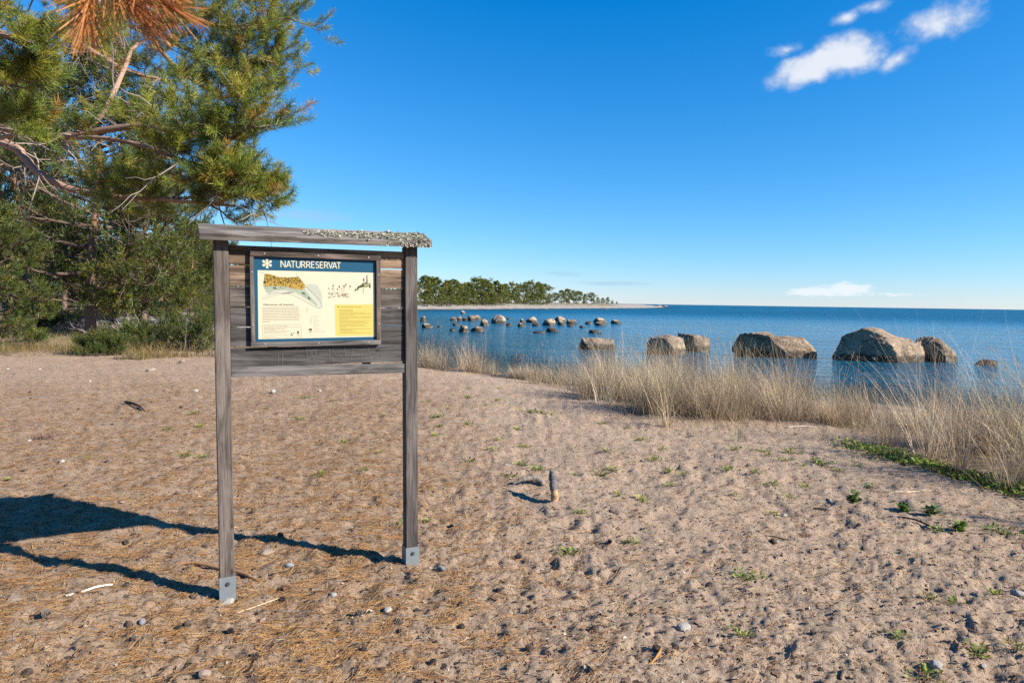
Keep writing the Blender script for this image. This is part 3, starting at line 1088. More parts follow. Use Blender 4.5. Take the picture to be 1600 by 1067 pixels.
def words(g, px0, px1, py0, py1, h, layer, c, fill=1.0):
    """one line of print too small to read: word-length dashes"""
    x = px0
    end = px0 + (px1 - px0) * fill
    while x < end - 0.4:
        w = min(mr.uniform(1.3, 5.5), end - x)
        f0, f1 = (x - px0) / (px1 - px0), (x + w - px0) / (px1 - px0)
        stroke(g, [(x, py0 + (py1 - py0) * f0), (x + w, py0 + (py1 - py0) * f1)], h, layer, c)
        x += w + 0.55


g = Geo()
TX = lin(168, 152, 118)
for k, e in enumerate((0.95, 0.97, 0.98, 0.95, 0.98, 1.0, 0.97, 0.98, 0.97, 0.18)):
    y = 460 + (275 + k * 35.2) / 14.227
    words(g, 414.2, 469.6, y, y, 0.0024, 2, TX, e)
for k, e in enumerate((0.66, 1.0, 0.58, 0.31, 0.70, 0.61, None, 0.72, 0.30)):
    if e:
        y = 460 + (690 + k * 28) / 14.227
        words(g, 416.3, 468.4, y, y, 0.0020, 2, TX if k < 7 else lin(200, 190, 160), e)
bx = [(414.2, 506.2), (470.8, 506.4), (470.6, 526.2), (414.4, 526.2), (414.2, 506.2)]
for a, b in zip(bx, bx[1:]):
    stroke(g, [a, b], 0.0011, 2, lin(140, 132, 104))
poly(g, [(465.9 + 1.8 * math.cos(a), 518.6 + 2.4 * math.sin(a)) for a in np.arange(6) * 1.047], 2, lin(128, 78, 44))
stroke(g, [(463.8, 522.6), (468.4, 522.6)], 0.003, 2, lin(190, 150, 110))
for X, Y in ((456, 519.8), (459.5, 519.8), (455.5, 522.6), (457.3, 522.4)):
    poly(g, [(X + 1.1 * math.cos(a), Y + 0.9 * math.sin(a)) for a in np.arange(5) * 1.2566], 2, lin(60, 66, 50))
link("welcome_text", g.mesh("welcome_text", M_print), panel)
g = Geo()
for k in range(8):
    y = 390 + (693 + k * 22.8) / 6.668
    if k < 7:
        words(g, 390 + (640 if k == 0 else 662) / 6.668, 390 + 726 / 6.668, y, y, 0.0020, 2, lin(176, 172, 160), 1.0 if k % 2 == 0 else 0.7)
    else:
        words(g, 390 + 662 / 6.668, 390 + 785 / 6.668, y, y, 0.0022, 2, lin(170, 164, 150))
    if 0 < k < 4:
        poly(g, [(390 + 637 / 6.668 + 0.8 * math.cos(a), y + 0.8 * math.sin(a)) for a in np.arange(5) * 1.2566], 2, lin(130, 134, 130))
rect(g, *c2(615, 820), *c2(646, 840), 2, lin(86, 92, 40)); rect(g, *c2(615, 845), *c2(646, 862), 2, lin(196, 198, 150))
words(g, *(c2(615, 890)[0], c2(805, 890)[0]), c2(0, 890)[1], c2(0, 893)[1], 0.0014, 2, lin(206, 202, 186))
link("map_key", g.mesh("map_key", M_print), panel)
g = Geo()
V = [P2(*c2(*q), 2) for q in ((886, 574), (1297, 577), (1293, 905), (888, 903))]
g.add(V, [(0, 3, 2, 1)], lin(244, 222, 120))
YT = lin(172, 146, 56)
poly(g, [(528.1 + 1.2 * math.cos(a), 479.5 + 1.5 * math.sin(a)) for a in np.arange(6) * 1.047], 3, lin(150, 122, 30))
words(g, 531.5, 566, 479.8, 480.6, 0.0030, 3, YT)
for k, e in enumerate((0.41, 0.42, 0.82, 1.0, 0.45, 1.0, 0.98, 0.28, 0.98, 0.84, 0.9, 0.75, 0.84, 0.2, 0.99, 0.4, 0.53, 0.95)):
    y = 484.4 + k * 2.12
    words(g, 529.7, 581.6, y, y + 0.5, 0.0021, 3, YT, e)
link("rules_box", g.mesh("rules_box", M_print), panel)
# scratched marks on the lowest plank
g = Geo()
for q in ((495, 130, 490, 205), (527, 120, 525, 208), (722, 75, 735, 200), (735, 80, 800, 190), (795, 80, 800, 150), (845, 130, 820, 160), (915, 80, 915, 170), (940, 95, 985, 160),
          (985, 120, 1040, 195), (1045, 80, 1060, 165), (1125, 85, 1100, 200), (1200, 110, 1195, 160), (1255, 85, 1280, 195), (1355, 110, 1330, 180), (1365, 120, 1385, 185),
          (1230, 135, 1280, 130), (945, 165, 945, 205)):
    P = []
    for X, Y in ((q[0], q[1]), (q[2], q[3])):
        u = 0.154 + (345 + X / 5.424 - 402) / 187 * PW - U0
        P.append((u, 0.0208, 1.301 - 0.004 - (Y - 70) / 150 * 0.098))
    (x0, y0, z0), (x1, y1, z1) = P
    w = 0.0006
    g.add([(x0 - w, y0, z0), (x0 + w, y0, z0), (x1 + w, y1, z1), (x1 - w, y1, z1)], [(0, 1, 2, 3)], (0.155, 0.15, 0.147))
link("scratches", g.mesh("scratches", M_litter), board, kind="stuff")

# ------------------------------------------------------------------ boulders in the bay
def boulder_mesh(name, w, h, dpt, sub, seed, profile=None, cuts=7, rough=1.0, sink=0.5, planes=()):
    rg = np.random.default_rng(seed)
    V, F = ICO[sub]
    V = V.copy()
    V *= 1 + 0.18 * perlin3(V * 1.1 + rg.uniform(0, 50, 3))[:, None]
    pl = [(np.array(n, float), d) for n, d in planes]
    for k in range(cuts):                       # split faces
        n = rg.normal(size=3); n[2] = abs(n[2]) * 0.7 - 0.1
        pl.append((n, rg.uniform(0.60, 0.90)))
    for n, d in pl:
        n = n / np.linalg.norm(n)
        V -= np.maximum(V @ n - d, 0)[:, None] * n * 0.93
    off = rg.uniform(0, 50, 3)
    Nn = V / np.linalg.norm(V, axis=1)[:, None]
    dsp = 0.07 * perlin3(V * 2.1 + off) + 0.05 * perlin3(V * 4.3 + off) + 0.03 * perlin3(V * 9 + off)
    if sub >= 4:
        dsp = dsp - 0.05 * np.clip(0.12 - np.abs(perlin3(V * 2.6 + off + 9)), 0, 1) * 4 + 0.022 * perlin3(V * 17 + off) + 0.012 * perlin3(V * 34 + off)
    V = V + Nn * (dsp * rough)[:, None]
    up = V[:, 2] > 0
    V[:, 0] -= (V[:, 0].max() + V[:, 0].min()) / 2
    V[:, 0] *= w / (V[:, 0].max() - V[:, 0].min())
    V[:, 1] *= dpt / 2 / np.abs(V[:, 1]).max()
    if profile is not None:
        px, ph = np.array(profile).T
        u = np.clip(V[:, 0] / w + 0.5, 0, 1)
        bins = np.clip((u * 24).astype(int), 0, 23)
        top = np.array([max(V[bins == k_, 2].max(), 0.12) if (bins == k_).any() else 0.3 for k_ in range(24)])
        top = np.convolve(np.pad(top, 2, mode='edge'), np.ones(5) / 5, 'valid')
        cur = np.interp(u, (np.arange(24) + .5) / 24, top)
        V[:, 2] = np.where(up, V[:, 2] * np.clip(np.interp(u, px, ph) / cur, 0.5, 2.0), V[:, 2])
        V[:, 2] = np.where(up, V[:, 2] * h, V[:, 2] * h * sink)
    else:
        V[:, 2] = np.where(up, V[:, 2] / V[:, 2].max() * h, V[:, 2] * h * sink)
    return mesh(name, V, F, None, True, (M_rock,))


LEFT_FACE = ((-0.78, -0.58, 0.05), 0.36)


def boulder(px, base, wpx, hpx, seed, label, tint=(1, 1, 1), sub=3, group=None, yaw=0.0, **kw):
    p = gw(px, base)
    k = p.y / FPX
    w, h = wpx * k * 1.0, hpx * k * 0.97
    dpt = kw.pop('dpt', 0.75) * w
    me = boulder_mesh("boulder", w, h, dpt, sub, seed, **kw)
    o = link("boulder", me, None, (p.x, p.y + dpt * 0.33, WATER_Z), (0, 0, yaw), label, "boulder", group, color=tint)
    return o


BG = "large boulders in the shallows"
boulder(1046, 555, 72, 33, 31, "grey-brown boulder in the water, nearer half of the touching pair", (1.08, 1.0, 0.94), 5, BG, planes=[LEFT_FACE],
        profile=[(0, .45), (.12, .75), (.3, .9), (.5, 1), (.75, .88), (.9, .72), (1, .4)])
boulder(1089, 550, 60, 29, 32, "brown boulder in the water, farther half of the touching pair", (0.86, 0.80, 0.74), 5, BG, planes=[LEFT_FACE],
        profile=[(0, .9), (.2, 1), (.5, .95), (.75, .85), (.92, .6), (1, .2)])
boulder(1220, 559, 134, 41, 33, "dark overhanging boulder with a lower tan half on its far side", (1.02, 0.90, 0.79), 5, BG, dpt=0.5, planes=[((-0.70, -0.62, -0.30), 0.16)],
        profile=[(0, .75), (.05, .9), (.2, .98), (.38, 1), (.5, .82), (.62, .84), (.78, .82), (.88, .6), (.97, .3), (1, .12)])
boulder(1388, 566, 148, 55, 34, "largest boulder, a tall tan dome sloping down to one side", (1.15, 1.04, 0.94), 5, BG, planes=[LEFT_FACE], dpt=0.6,
        profile=[(0, .2), (.06, .42), (.18, .82), (.3, .98), (.4, 1), (.5, .96), (.62, .8), (.75, .72), (.9, .66), (1, .4)])
boulder(1471, 566, 64, 41, 35, "rough brown boulder touching the end of the largest boulder", (0.86, 0.78, 0.68), 5, BG, planes=[LEFT_FACE], rough=1.3,
        profile=[(0, .8), (.15, .95), (.4, 1), (.6, .9), (.85, .55), (1, .2)])
boulder(935, 547, 60, 19, 36, "pale tan flat-topped boulder half hidden by the beach grass", (1.15, 1.05, 0.95), 4, BG,
        profile=[(0, .75), (.1, .92), (.5, 1), (.9, .85), (1, .5)])
boulder(1549, 571, 34, 9, 37, "low reddish stone just above water behind the tall grass", (0.85, 0.62, 0.50), 3)
SM = [  # x, base, width, height (in the enlarged view), tint, label
    (97, 190, 54, 20, 1.1, "low tan stone under a white one at the edge beside the post"), (93, 172, 40, 22, 1.9, "small white-topped stone nearest the board's post"),
    (122, 233, 84, 33, 1.25, "orange-tan block-shaped boulder close to the board's post"), (212, 227, 44, 13, 1.1, "thin flat stone right of the orange-tan block"),
    (305, 183, 52, 26, 1.2, "tan boulder at the near end of the shoulder-high rock row"), (345, 183, 40, 32, 1.35, "pale boulder second in the near rock row"),
    (385, 183, 50, 27, 1.0, "brown boulder third in the near rock row"), (430, 184, 60, 43, 0.85, "dark humped boulder in the middle of the near row"),
    (470, 176, 56, 33, 1.1, "flat tan boulder behind the dark humped one"), (520, 217, 68, 47, 0.95, "wedge-shaped grey boulder left of the big pale boulder"),
    (372, 136, 38, 24, 1.3, "lone pale stone farthest out toward the spit"), (318, 216, 42, 19, 1.1, "small tan stone among the grass stems"),
    (296, 256, 42, 26, 1.15, "small tan stone beside the cone-shaped boulder"), (375, 263, 74, 52, 1.15, "cone-shaped tan boulder behind the grass"),
    (470, 260, 106, 39, 1.2, "wide flat tan boulder next to the cone-shaped one"), (618, 202, 106, 63, 1.2, "tallest pale boulder of the far rock row, dark on one side"),
    (690, 173, 30, 12, 1.3, "tiny pale stone right behind the tallest pale boulder"), (688, 220, 36, 27, 0.7, "small dark stone in front of the tallest pale boulder"),
    (785, 197, 52, 29, 1.0, "brown stone before the pointed white-topped boulder"), (778, 225, 58, 29, 1.25, "pale squat stone nearest the camera in the middle rocks"),
    (850, 196, 90, 41, 1.35, "white-topped boulder with a dark flank in the middle rocks"), (880, 219, 60, 25, 0.5, "dark wet stone below the white-topped boulder"),
    (968, 216, 96, 51, 1.35, "broad pale boulder in the middle of the cluster"), (1040, 193, 98, 43, 1.05, "rounded brown boulder at the back of the cluster"),
    (1057, 214, 62, 38, 1.15, "tan boulder in front of the rounded brown one"), (1125, 206, 72, 33, 0.9, "grey-brown boulder closing the cluster"),
    (1122, 223, 60, 15, 1.3, "low pale slab at the foot of the cluster's last boulder"), (1240, 206, 56, 21, 0.55, "dark low stone left of the two stacked pale rocks"),
    (1328, 197, 98, 37, 1.2, "upper of two pale rocks that look stacked"), (1330, 217, 82, 27, 1.25, "lower of two pale rocks that look stacked"),
    (1438, 203, 76, 27, 1.15, "lone pale boulder at the far end of the rock row"), (1200, 231, 42, 15, 0.5, "small black stone before the stacked pale rocks"),
    (990, 262, 88, 34, 0.6, "dark peaked rock lying low in open water"), (905, 269, 100, 14, 0.55, "thin dark rock ledge barely above water"),
    (1290, 269, 102, 22, 0.65, "dark flat rock ledge in front of the stacked rocks"), (265, 96, 22, 9, 0.8, "tiny dark stone close under the far beach"),
    (950, 107, 22, 9, 1.4, "tiny white stone near the far beach, middle of the bay"), (1365, 110, 18, 8, 1.4, "tiny white stone far out toward the open sea")]
for i, (X, B, w, h, t, lab) in enumerate(SM):
    boulder(640 + X / 4.444, 460 + B / 4.444, w / 4.444, h / 4.444, 60 + i, lab, (t * 1.2, t * 1.13, t * 1.03), 3, "boulders scattered across the bay",
            dpt=random.uniform(0.6, 0.95), cuts=9, planes=[((-0.8, -0.5, random.uniform(-.2, .4)), random.uniform(.3, .65)), ((random.uniform(-.5, .6), -0.5, 0.8), random.uniform(.45, .8))], rough=1.3)
for i, (px, py, w, h) in enumerate(((1005, 478.6, 10, 3.2), (1018, 478.8, 8, 2.6), (1030, 478.9, 9, 2.8), (1040, 478.9, 7, 2.2), (990, 479.2, 7, 2.4), (972, 479.6, 8, 2.5))):
    NTH = ["first", "second", "third", "fourth", "fifth", "sixth", "seventh", "eighth", "ninth", "tenth", "eleventh", "twelfth", "thirteenth", "fourteenth", "fifteenth", "sixteenth", "seventeenth", "eighteenth", "nineteenth", "twentieth"]
    boulder(px, py + 0.6, w, h, 130 + i, NTH[[972, 990, 1005, 1018, 1030, 1040].index(px)] + " low rock, counted outward, on the stony tip of the far spit", (1.2, 1.12, 1.0), 2, "rocks on the tip of the spit")

# ------------------------------------------------------------------ pines
def needle_template(n, axis, nl, w, seed, seg=1, th0=72, th1=22):
    rg = np.random.default_rng(seed)
    t = np.sort(rg.random(n)) ** 0.85
    th = np.radians(th0 + (th1 - th0) * t + rg.normal(0, 9, n))
    ph = rg.uniform(0, 2 * np.pi, n)
    d = np.stack([np.sin(th) * np.cos(ph), np.sin(th) * np.sin(ph), np.cos(th)], -1)
    L = nl * rg.uniform(0.75, 1.1, n)
    b = np.stack([rg.normal(0, .002, n), rg.normal(0, .002, n), t * axis], -1)
    s = np.cross(d, rg.normal(size=(n, 3))); s /= np.linalg.norm(s, axis=1)[:, None]
    tip = b + d * L[:, None]
    V = np.stack([b - s * w / 2, b + s * w / 2, tip + s * w * 0.22, tip - s * w * 0.22], 1).reshape(-1, 3)
    F = np.arange(n * 4).reshape(n, 4)
    sh = np.repeat(rg.uniform(0.7, 1.25, n), 4)
    return V, F, sh


def place(g, temps, pos, dr, scl, cols, rg):
    """set copies of the shoot templates on their twigs"""
    pos = np.asarray(pos); dr = np.asarray(dr); dr = dr / (np.linalg.norm(dr, axis=1)[:, None] + 1e-9)
    a = np.cross(dr, rg.normal(size=dr.shape)); a /= np.linalg.norm(a, axis=1)[:, None] + 1e-9
    b = np.cross(dr, a)
    which = rg.integers(len(temps), size=len(pos))
    for k, (V, F, sh) in enumerate(temps):
        m_ = which == k
        if not m_.any():
            continue
        M = np.stack([a[m_], b[m_], dr[m_]], 1) * np.asarray(scl)[m_][:, None, None]
        VV = np.einsum('vj,njk->nvk', V, M) + pos[m_][:, None]
        n = m_.sum()
        FF = F[None] + (np.arange(n) * len(V))[:, None, None]
        C = cols[m_][:, None, :] * sh[None, :, None]
        g.add(VV.reshape(-1, 3), FF.reshape(-1, F.shape[1]), C.reshape(-1, 3))


PAL = np.array([(0.095, 0.120, 0.016), (0.130, 0.140, 0.020), (0.070, 0.105, 0.024), (0.170, 0.155, 0.020), (0.060, 0.085, 0.022), (0.18, 0.105, 0.025)])


def palette(n, rg, p=(.28, .25, .2, .14, .1, .03)):
    return PAL[rg.choice(6, size=n, p=p)] * rg.uniform(0.8, 1.2, (n, 1))


def unit(v):
    return v / (np.linalg.norm(v) + 1e-9)


def curve_branch(p0, d0, L, rg, n=6, wander=0.18, up=0.25):
    P = [np.array(p0, float)]
    d = unit(np.array(d0, float))
    for k in range(n - 1):
        d = unit(d + rg.normal(0, wander, 3) + np.array([0, 0, up * (k / n)]))
        P.append(P[-1] + d * L / (n - 1))
    return np.array(P), d


def side_dir(T, rg, fwd=0.6, up=(-0.15, 0.4)):
    s = np.cross(T, (0, 0, 1)); s = unit(s) * rg.choice((-1, 1))
    return unit(T * fwd * rg.uniform(0.6, 1.3) + s * rg.uniform(0.45, 1.0) + np.array([0, 0, rg.uniform(*up)]))


def ramify(P, wood, sh, rg, r, n2, L2, n3, L3, t0=0.3, wc=(0.20, 0.15, 0.12), along=2, dead=0.0, sides=4, up=(-0.15, 0.4)):
    """side branches, twigs and shoots along a limb; appends (position, direction) of shoots to sh"""
    T = np.gradient(P, axis=0)
    N_ = len(P) - 1
    for k in range(n2):
        t = t0 + (1 - t0) * (k + rg.random()) / n2
        i = t * N_; i0 = min(int(i), N_ - 1); f = i - i0
        p = P[i0] * (1 - f) + P[i0 + 1] * f
        d = side_dir(unit(T[i0]), rg, up=up)
        L = L2 * rg.uniform(0.55, 1.15) * (1.15 - 0.6 * t)
        Q, dq = curve_branch(p, d, L, rg)
        wood.tube(Q, np.linspace(r * 0.42, r * 0.14, len(Q)), sides, np.array(wc) * rg.uniform(0.75, 1.2), cap=False)
        bare = rg.random() < dead
        TQ = np.gradient(Q, axis=0)
        for j in range(n3):
            t3 = 0.25 + 0.75 * (j + rg.random()) / n3
            i3 = t3 * (len(Q) - 1); j0 = min(int(i3), len(Q) - 2); g3 = i3 - j0
            q = Q[j0] * (1 - g3) + Q[j0 + 1] * g3
            S, ds = curve_branch(q, side_dir(unit(TQ[j0]), rg, 0.8, up), L3 * rg.uniform(0.5, 1.1), rg, 4, 0.2, 0.5)
            wood.tube(S, np.linspace(r * 0.16, r * 0.08, len(S)), 3, np.array(wc) * rg.uniform(0.8, 1.3), cap=False)
            if bare:
                continue
            for a in range(along):
                ff = 1.0 - 0.42 * a * rg.uniform(0.7, 1.2)
                ii = max(ff, 0.2) * (len(S) - 1); k0 = min(int(ii), len(S) - 2)
                sh.append((S[k0] + (S[k0 + 1] - S[k0]) * (ii - k0), unit(ds + (0, 0, 0.35) + rg.normal(0, 0.25, 3))))
        if not bare:
            sh.append((Q[-1], unit(dq + (0, 0, 0.3))))


# the near pine, reaching in from beyond the edge
T_NEAR = [needle_template(84, 0.085, 0.042, 0.0021, 200 + k, th0=68, th1=38) for k in range(5)]
near = empty("pine_tree", (-6.4, 5.6, height(np.array([-6.4]), np.array([5.6]))[0] - 0.02),
             label="near pine whose long boughs with big needle tufts reach over the top left corner", cat="tree")
org = np.array(near.location)
g = Geo()
tp = catmull([(0, 0, -0.2), (0.06, 0, 1.2), (-0.05, 0.1, 2.6), (0.05, 0.05, 4.2), (0.0, 0.1, 6.0), (0.1, 0.1, 7.6)], 24)
g.tube(tp, np.linspace(0.20, 0.05, 24) + 0.01 * np.sin(np.arange(24) * 1.7), 12, (0.24, 0.15, 0.10))
link("trunk", g.mesh("trunk", M_bark, True), near)
NB = [  # control points (photo position, distance), radius at start, at end, side branches, length, twigs, twig length, bare share, first side branch
    ([(-520, 120, 5.9), (-200, 150, 5.2), (0, 220, 4.5), (38, 245, 4.4), (64, 271, 4.35), (112, 295, 4.3), (175, 306, 4.2), (287, 315, 4.1), (372, 322, 4.0)], .036, .008, 24, .42, 4, .17, .03, .66),
    ([(-520, 100, 5.9), (-200, 170, 5.0), (0, 198, 4.4), (60, 215, 4.3), (120, 212, 4.2), (215, 198, 4.1), (300, 214, 4.0), (360, 226, 3.9), (400, 204, 3.8)], .034, .007, 22, .48, 5, .18, .10, .50),
    ([(120, 212, 4.2), (165, 172, 4.3), (196, 110, 4.5), (212, 70, 4.6), (262, 40, 4.8)], .020, .008, 12, .48, 5, .20, .2, .35),
    ([(60, 215, 4.3), (150, 216, 4.15), (220, 228, 4.0), (300, 262, 3.9), (350, 290, 3.9), (395, 312, 3.9)], .016, .006, 20, .34, 4, .16, .03, .50),
    ([(220, 228, 4.0), (290, 250, 3.95), (350, 268, 3.9), (385, 290, 3.85)], .012, .006, 16, .30, 4, .15, .0, .35),
    ([(-520, -200, 7.0), (-200, -140, 6.6), (0, -90, 6.3), (150, -30, 6.1), (280, 20, 5.9), (350, 44, 5.8), (425, 30, 5.6)], .040, .010, 26, .85, 5, .26, .08, .50),
    ([(150, -30, 6.1), (260, 60, 6.0), (340, 92, 5.9), (372, 102, 5.8), (405, 92, 5.7)], .026, .008, 22, .60, 5, .24, .08, .35),
    ([(200, 10, 6.0), (270, 100, 6.1), (330, 140, 6.0), (360, 150, 5.9), (392, 140, 5.8)], .024, .008, 20, .55, 5, .24, .10, .40),
    ([(-520, -60, 6.6), (-150, -40, 6.0), (0, 10, 5.6), (110, 60, 5.4), (190, 110, 5.3), (250, 130, 5.2)], .034, .008, 20, .8, 5, .24, .35, .45),
    ([(-520, 20, 5.6), (-200, 10, 4.6), (-60, 40, 3.6), (0, 62, 3.1), (36, 66, 2.9)], .026, .007, 9, .30, 4, .14, .0, .66),
    ([(-520, 60, 5.4), (-200, 90, 4.4), (-60, 118, 3.5), (0, 128, 3.2), (28, 118, 3.1)], .022, .007, 8, .26, 4, .13, .1, .68),
    ([(-200, 170, 5.0), (-60, 205, 4.0), (0, 215, 3.6), (44, 200, 3.4)], .018, .007, 7, .24, 4, .12, .0, .65),
    ([(-520, -120, 6.8), (-200, -90, 6.4), (0, -40, 6.2), (100, 0, 6.1), (180, 30, 6.0), (240, 60, 6.0)], .034, .010, 22, .8, 5, .25, .15, .4),
    ([(190, -60, 6.4), (300, -40, 6.3), (360, -10, 6.2), (385, 6, 6.1)], .024, .008, 18, .7, 5, .24, .05, .3),
]
nrg = np.random.default_rng(77)
for pts, r0, r1, n2, L2, n3, L3, dead, t0 in NB:
    C = catmull([np.array(at(*q)) for q in pts], 40)
    C += np.cumsum(nrg.normal(0, 0.003, C.shape), 0) * np.linspace(0, 1, 40)[:, None]
    C -= org
    w_ = Geo()
    rad = np.linspace(1, 0, 40) ** 0.8 * (r0 - r1) + r1
    rad *= 1 + 0.10 * np.sin(np.arange(40) * 2.1) * (nrg.random(40) > 0.5)
    w_.tube(C, rad, 8, np.array((0.30, 0.19, 0.14)) * nrg.uniform(0.85, 1.1))
    sh = []
    ramify(C, w_, sh, nrg, 0.016 if r0 > .02 else 0.012, n2, L2, n3, L3, t0, along=3, dead=dead)
    sh.append((C[-1], unit(C[-1] - C[-3])))
    # bare twigs on the shaded inner part
    TC = np.gradient(C, axis=0)
    for k in range(6):
        i = int(nrg.uniform(0.25, 0.62) * 39)
        Q, _ = curve_branch(C[i], side_dir(unit(TC[i]), nrg, 0.7, (-0.7, 0.3)), nrg.uniform(0.25, 0.75), nrg, 7, 0.28, -0.1)
        w_.tube(Q, np.linspace(0.006, 0.0018, 7), 4, np.array((0.27, 0.22, 0.19)) * nrg.uniform(0.7, 1.2), cap=False)
        for _ in range(3):
            j = nrg.integers(2, 6)
            S, _ = curve_branch(Q[j], side_dir(unit(Q[j] - Q[j - 1]), nrg, 0.7, (-0.5, 0.3)), nrg.uniform(0.1, 0.3), nrg, 4, 0.3, 0)
            w_.tube(S, np.linspace(0.003, 0.001, 4), 3, (0.27, 0.23, 0.20), cap=False)
    bo = link("bough", w_.mesh("bough", M_twig, True), near)
    ng = Geo()
    pos = np.array([s[0] for s in sh]); dr = np.array([s[1] for s in sh])
    place(ng, T_NEAR, pos, dr, nrg.uniform(0.85, 1.2, len(sh)), palette(len(sh), nrg, (.24, .30, .12, .24, .07, .03)) * 1.6, nrg)
    link("needles", ng.mesh("needles", M_needle), bo)

# dead brown shoot hanging close to the camera
db = link("pine_branch", None, loc=at(150, -60, 1.02), label="withered orange pine shoot hanging close at the top edge", cat="branch")
db.empty_display_size = 0.05
o_ = np.array(db.location)
w_ = Geo()
C = catmull([np.array(at(*q)) - o_ for q in ((0, -420, 1.25), (90, -220, 1.10), (130, -90, 1.03), (146, -50, 1.0), (152, -34, .99))], 20)
w_.tube(C, np.linspace(0.006, 0.0025, 20), 6, (0.16, 0.10, 0.07))
link("twig", w_.mesh("twig", M_twig, True), db)
T_DEAD = [needle_template(115, 0.06, 0.066, 0.0018, 300 + k, th0=70, th1=12) for k in range(3)]
ng = Geo()
dn = unit(C[-1] - C[-4])
pos = np.array([C[-1], C[-2], C[-4] + (.03, 0, .0), C[-3] + (.05, 0.01, -.01), C[-8], C[-3] + (.02, .02, 0)])
dr = np.array([(-0.3, 0, -.9), (0.75, .1, -.55), (1.0, 0.1, -0.25), (.95, 0, -.55), (-.1, 0.2, -1.0), (0.6, .2, -.9)])
place(ng, T_DEAD, pos, dr, np.full(6, 1.0), np.array([(0.50, 0.20, 0.055), (0.42, 0.16, 0.05), (0.55, 0.25, 0.08), (0.38, 0.15, 0.05), (0.50, 0.20, 0.06), (0.45, 0.19, 0.07)]), nrg)
link("needles", ng.mesh("needles", M_needle), db)


def make_pine(H, cw, z_low, n_limb, n2, n3, temps, ts, seed, lean=(0, 0), droop=0.0, trunk_r=0.14, dead=0.08, along=2, prof=None, wc=(0.12, 0.088, 0.070), p=None, tone=0.82):
    rg = np.random.default_rng(seed)
    wood = Geo()
    zz = np.linspace(0, 1, 14)
    tp = np.stack([lean[0] * zz + 0.25 * np.sin(zz * 5 + seed) * zz, lean[1] * zz + 0.2 * np.sin(zz * 4 + 2 * seed) * zz, zz * H * 0.96 - 0.15], -1)
    low = np.array((0.16, 0.11, 0.085)); hi = np.array((0.22, 0.115, 0.065))
    cc = np.repeat(low + (hi - low) * sstep((zz - 0.25) / 0.3)[:, None], 9, 0)
    wood.tube(tp, trunk_r * (1 - zz) ** 0.8 + 0.02, 9, cc, cap=False)
    sh = []
    prof = prof or [(0, .75), (.2, 1), (.45, .95), (.75, .65), (1, .22)]
    pf, pv = np.array(prof).T
    for k in range(n_limb):
        f = (k + rg.random() * 0.7) / n_limb
        z = z_low + (H * 0.95 - z_low) * f
        a = k * 2.4 + rg.normal(0, 0.35)
        L = cw * np.interp(f, pf, pv) * rg.uniform(0.65, 1.15)
        t = z / (H * 0.96)
        p0 = np.array([np.interp(t, zz, tp[:, j]) for j in range(3)])
        elv = -0.15 - droop + 0.75 * f + rg.normal(0, 0.12)
        d = np.array([math.cos(a) * math.cos(elv), math.sin(a) * math.cos(elv), math.sin(elv)])
        P, de = curve_branch(p0, d, L, rg, 9, 0.13, 0.22)
        P[:, 2] = np.maximum(P[:, 2], 0.25)
        r = 0.012 + 0.012 * L
        wood.tube(P, np.linspace(r, r * 0.25, 9), 5, np.array(wc) * rg.uniform(0.8, 1.25), cap=False)
        ramify(P, wood, sh, rg, r, n2, L * 0.42, n3, 0.16 + L * 0.10, 0.28, wc, along, dead, 3)
    sh.append((tp[-1], np.array([0, 0, 1.0])))
    ng = Geo()
    pos = np.array([s[0] for s in sh]); dr = np.array([s[1] for s in sh])
    pos[:, 2] = np.maximum(pos[:, 2], 0.12)
    place(ng, temps, pos, dr, ts * rg.uniform(0.8, 1.25, len(sh)), palette(len(sh), rg, p or (.30, .20, .22, .10, .14, .04)) * tone, rg)
    return wood.mesh("trunk", M_bark, True), ng.mesh("crown", M_needle), len(sh)


T_MID = [needle_template(18, 0.15, 0.085, 0.012, 400 + k, th0=80, th1=20) for k in range(5)]
T_FAR = [needle_template(6, 0.30, 0.26, 0.075, 420 + k, th0=85, th1=20) for k in range(5)]


def pine_at(px, py, meshes, label, s=1.0, rz=0.0, group=None, depth=None, cat="tree", name="pine_tree"):
    if depth is None:
        p = gp(px, py)
    else:
        d = cam_ray(px, 465)
        x, y = d.x / d.y * depth, depth
        p = Vector((x, y, float(height(np.array([x]), np.array([y]))[0])))
    r = empty(name, (p.x, p.y, p.z - 0.03), rz, label=label, cat=cat, group=group)
    r.scale = (s, s, s)
    link("trunk", meshes[0], r)
    link("crown", meshes[1], r)
    return r


GM = "pines behind the sand on the left"
A = make_pine(7.6, 3.7, 1.0, 50, 10, 5, T_MID, 1.5, 501, (0.3, 0), 0.05, 0.17)
pine_at(140, 0, A, "large dark pine with a thick black trunk leaning branches behind the sand", 1.0, 0.4, GM, 25.0).scale = (1.08, 1.08, 1.34)
B = make_pine(6.4, 2.6, 1.4, 32, 9, 5, T_MID, 1.45, 502, (0.5, 0.2), 0.0, 0.10, wc=(0.17, 0.10, 0.07))
pine_at(222, 0, B, "slender pine with a reddish trunk right of the large dark pine", 1.0, 1.2, GM, 26.5)
Cc = make_pine(5.6, 2.6, 0.4, 36, 9, 5, T_MID, 1.5, 503, (0, 0), 0.1, 0.11)
pine_at(300, 0, Cc, "bushy green pine half hidden by the board's left post", 1.0, 2.0, GM, 38.0)
pine_at(-25, 0, Cc, "young sunlit pine cut by the left edge", 0.72, 4.4, GM, 19.5)
pine_at(55, 0, B, "dark pine between the left edge and the large pine", 1.05, 3.6, GM, 31.0).scale = (1.4, 1.4, 1.75)
pine_at(250, 0, A, "tall pine in the back row behind the slender reddish one", 0.95, 2.7, GM, 46.0).scale = (1.1, 1.1, 1.5)
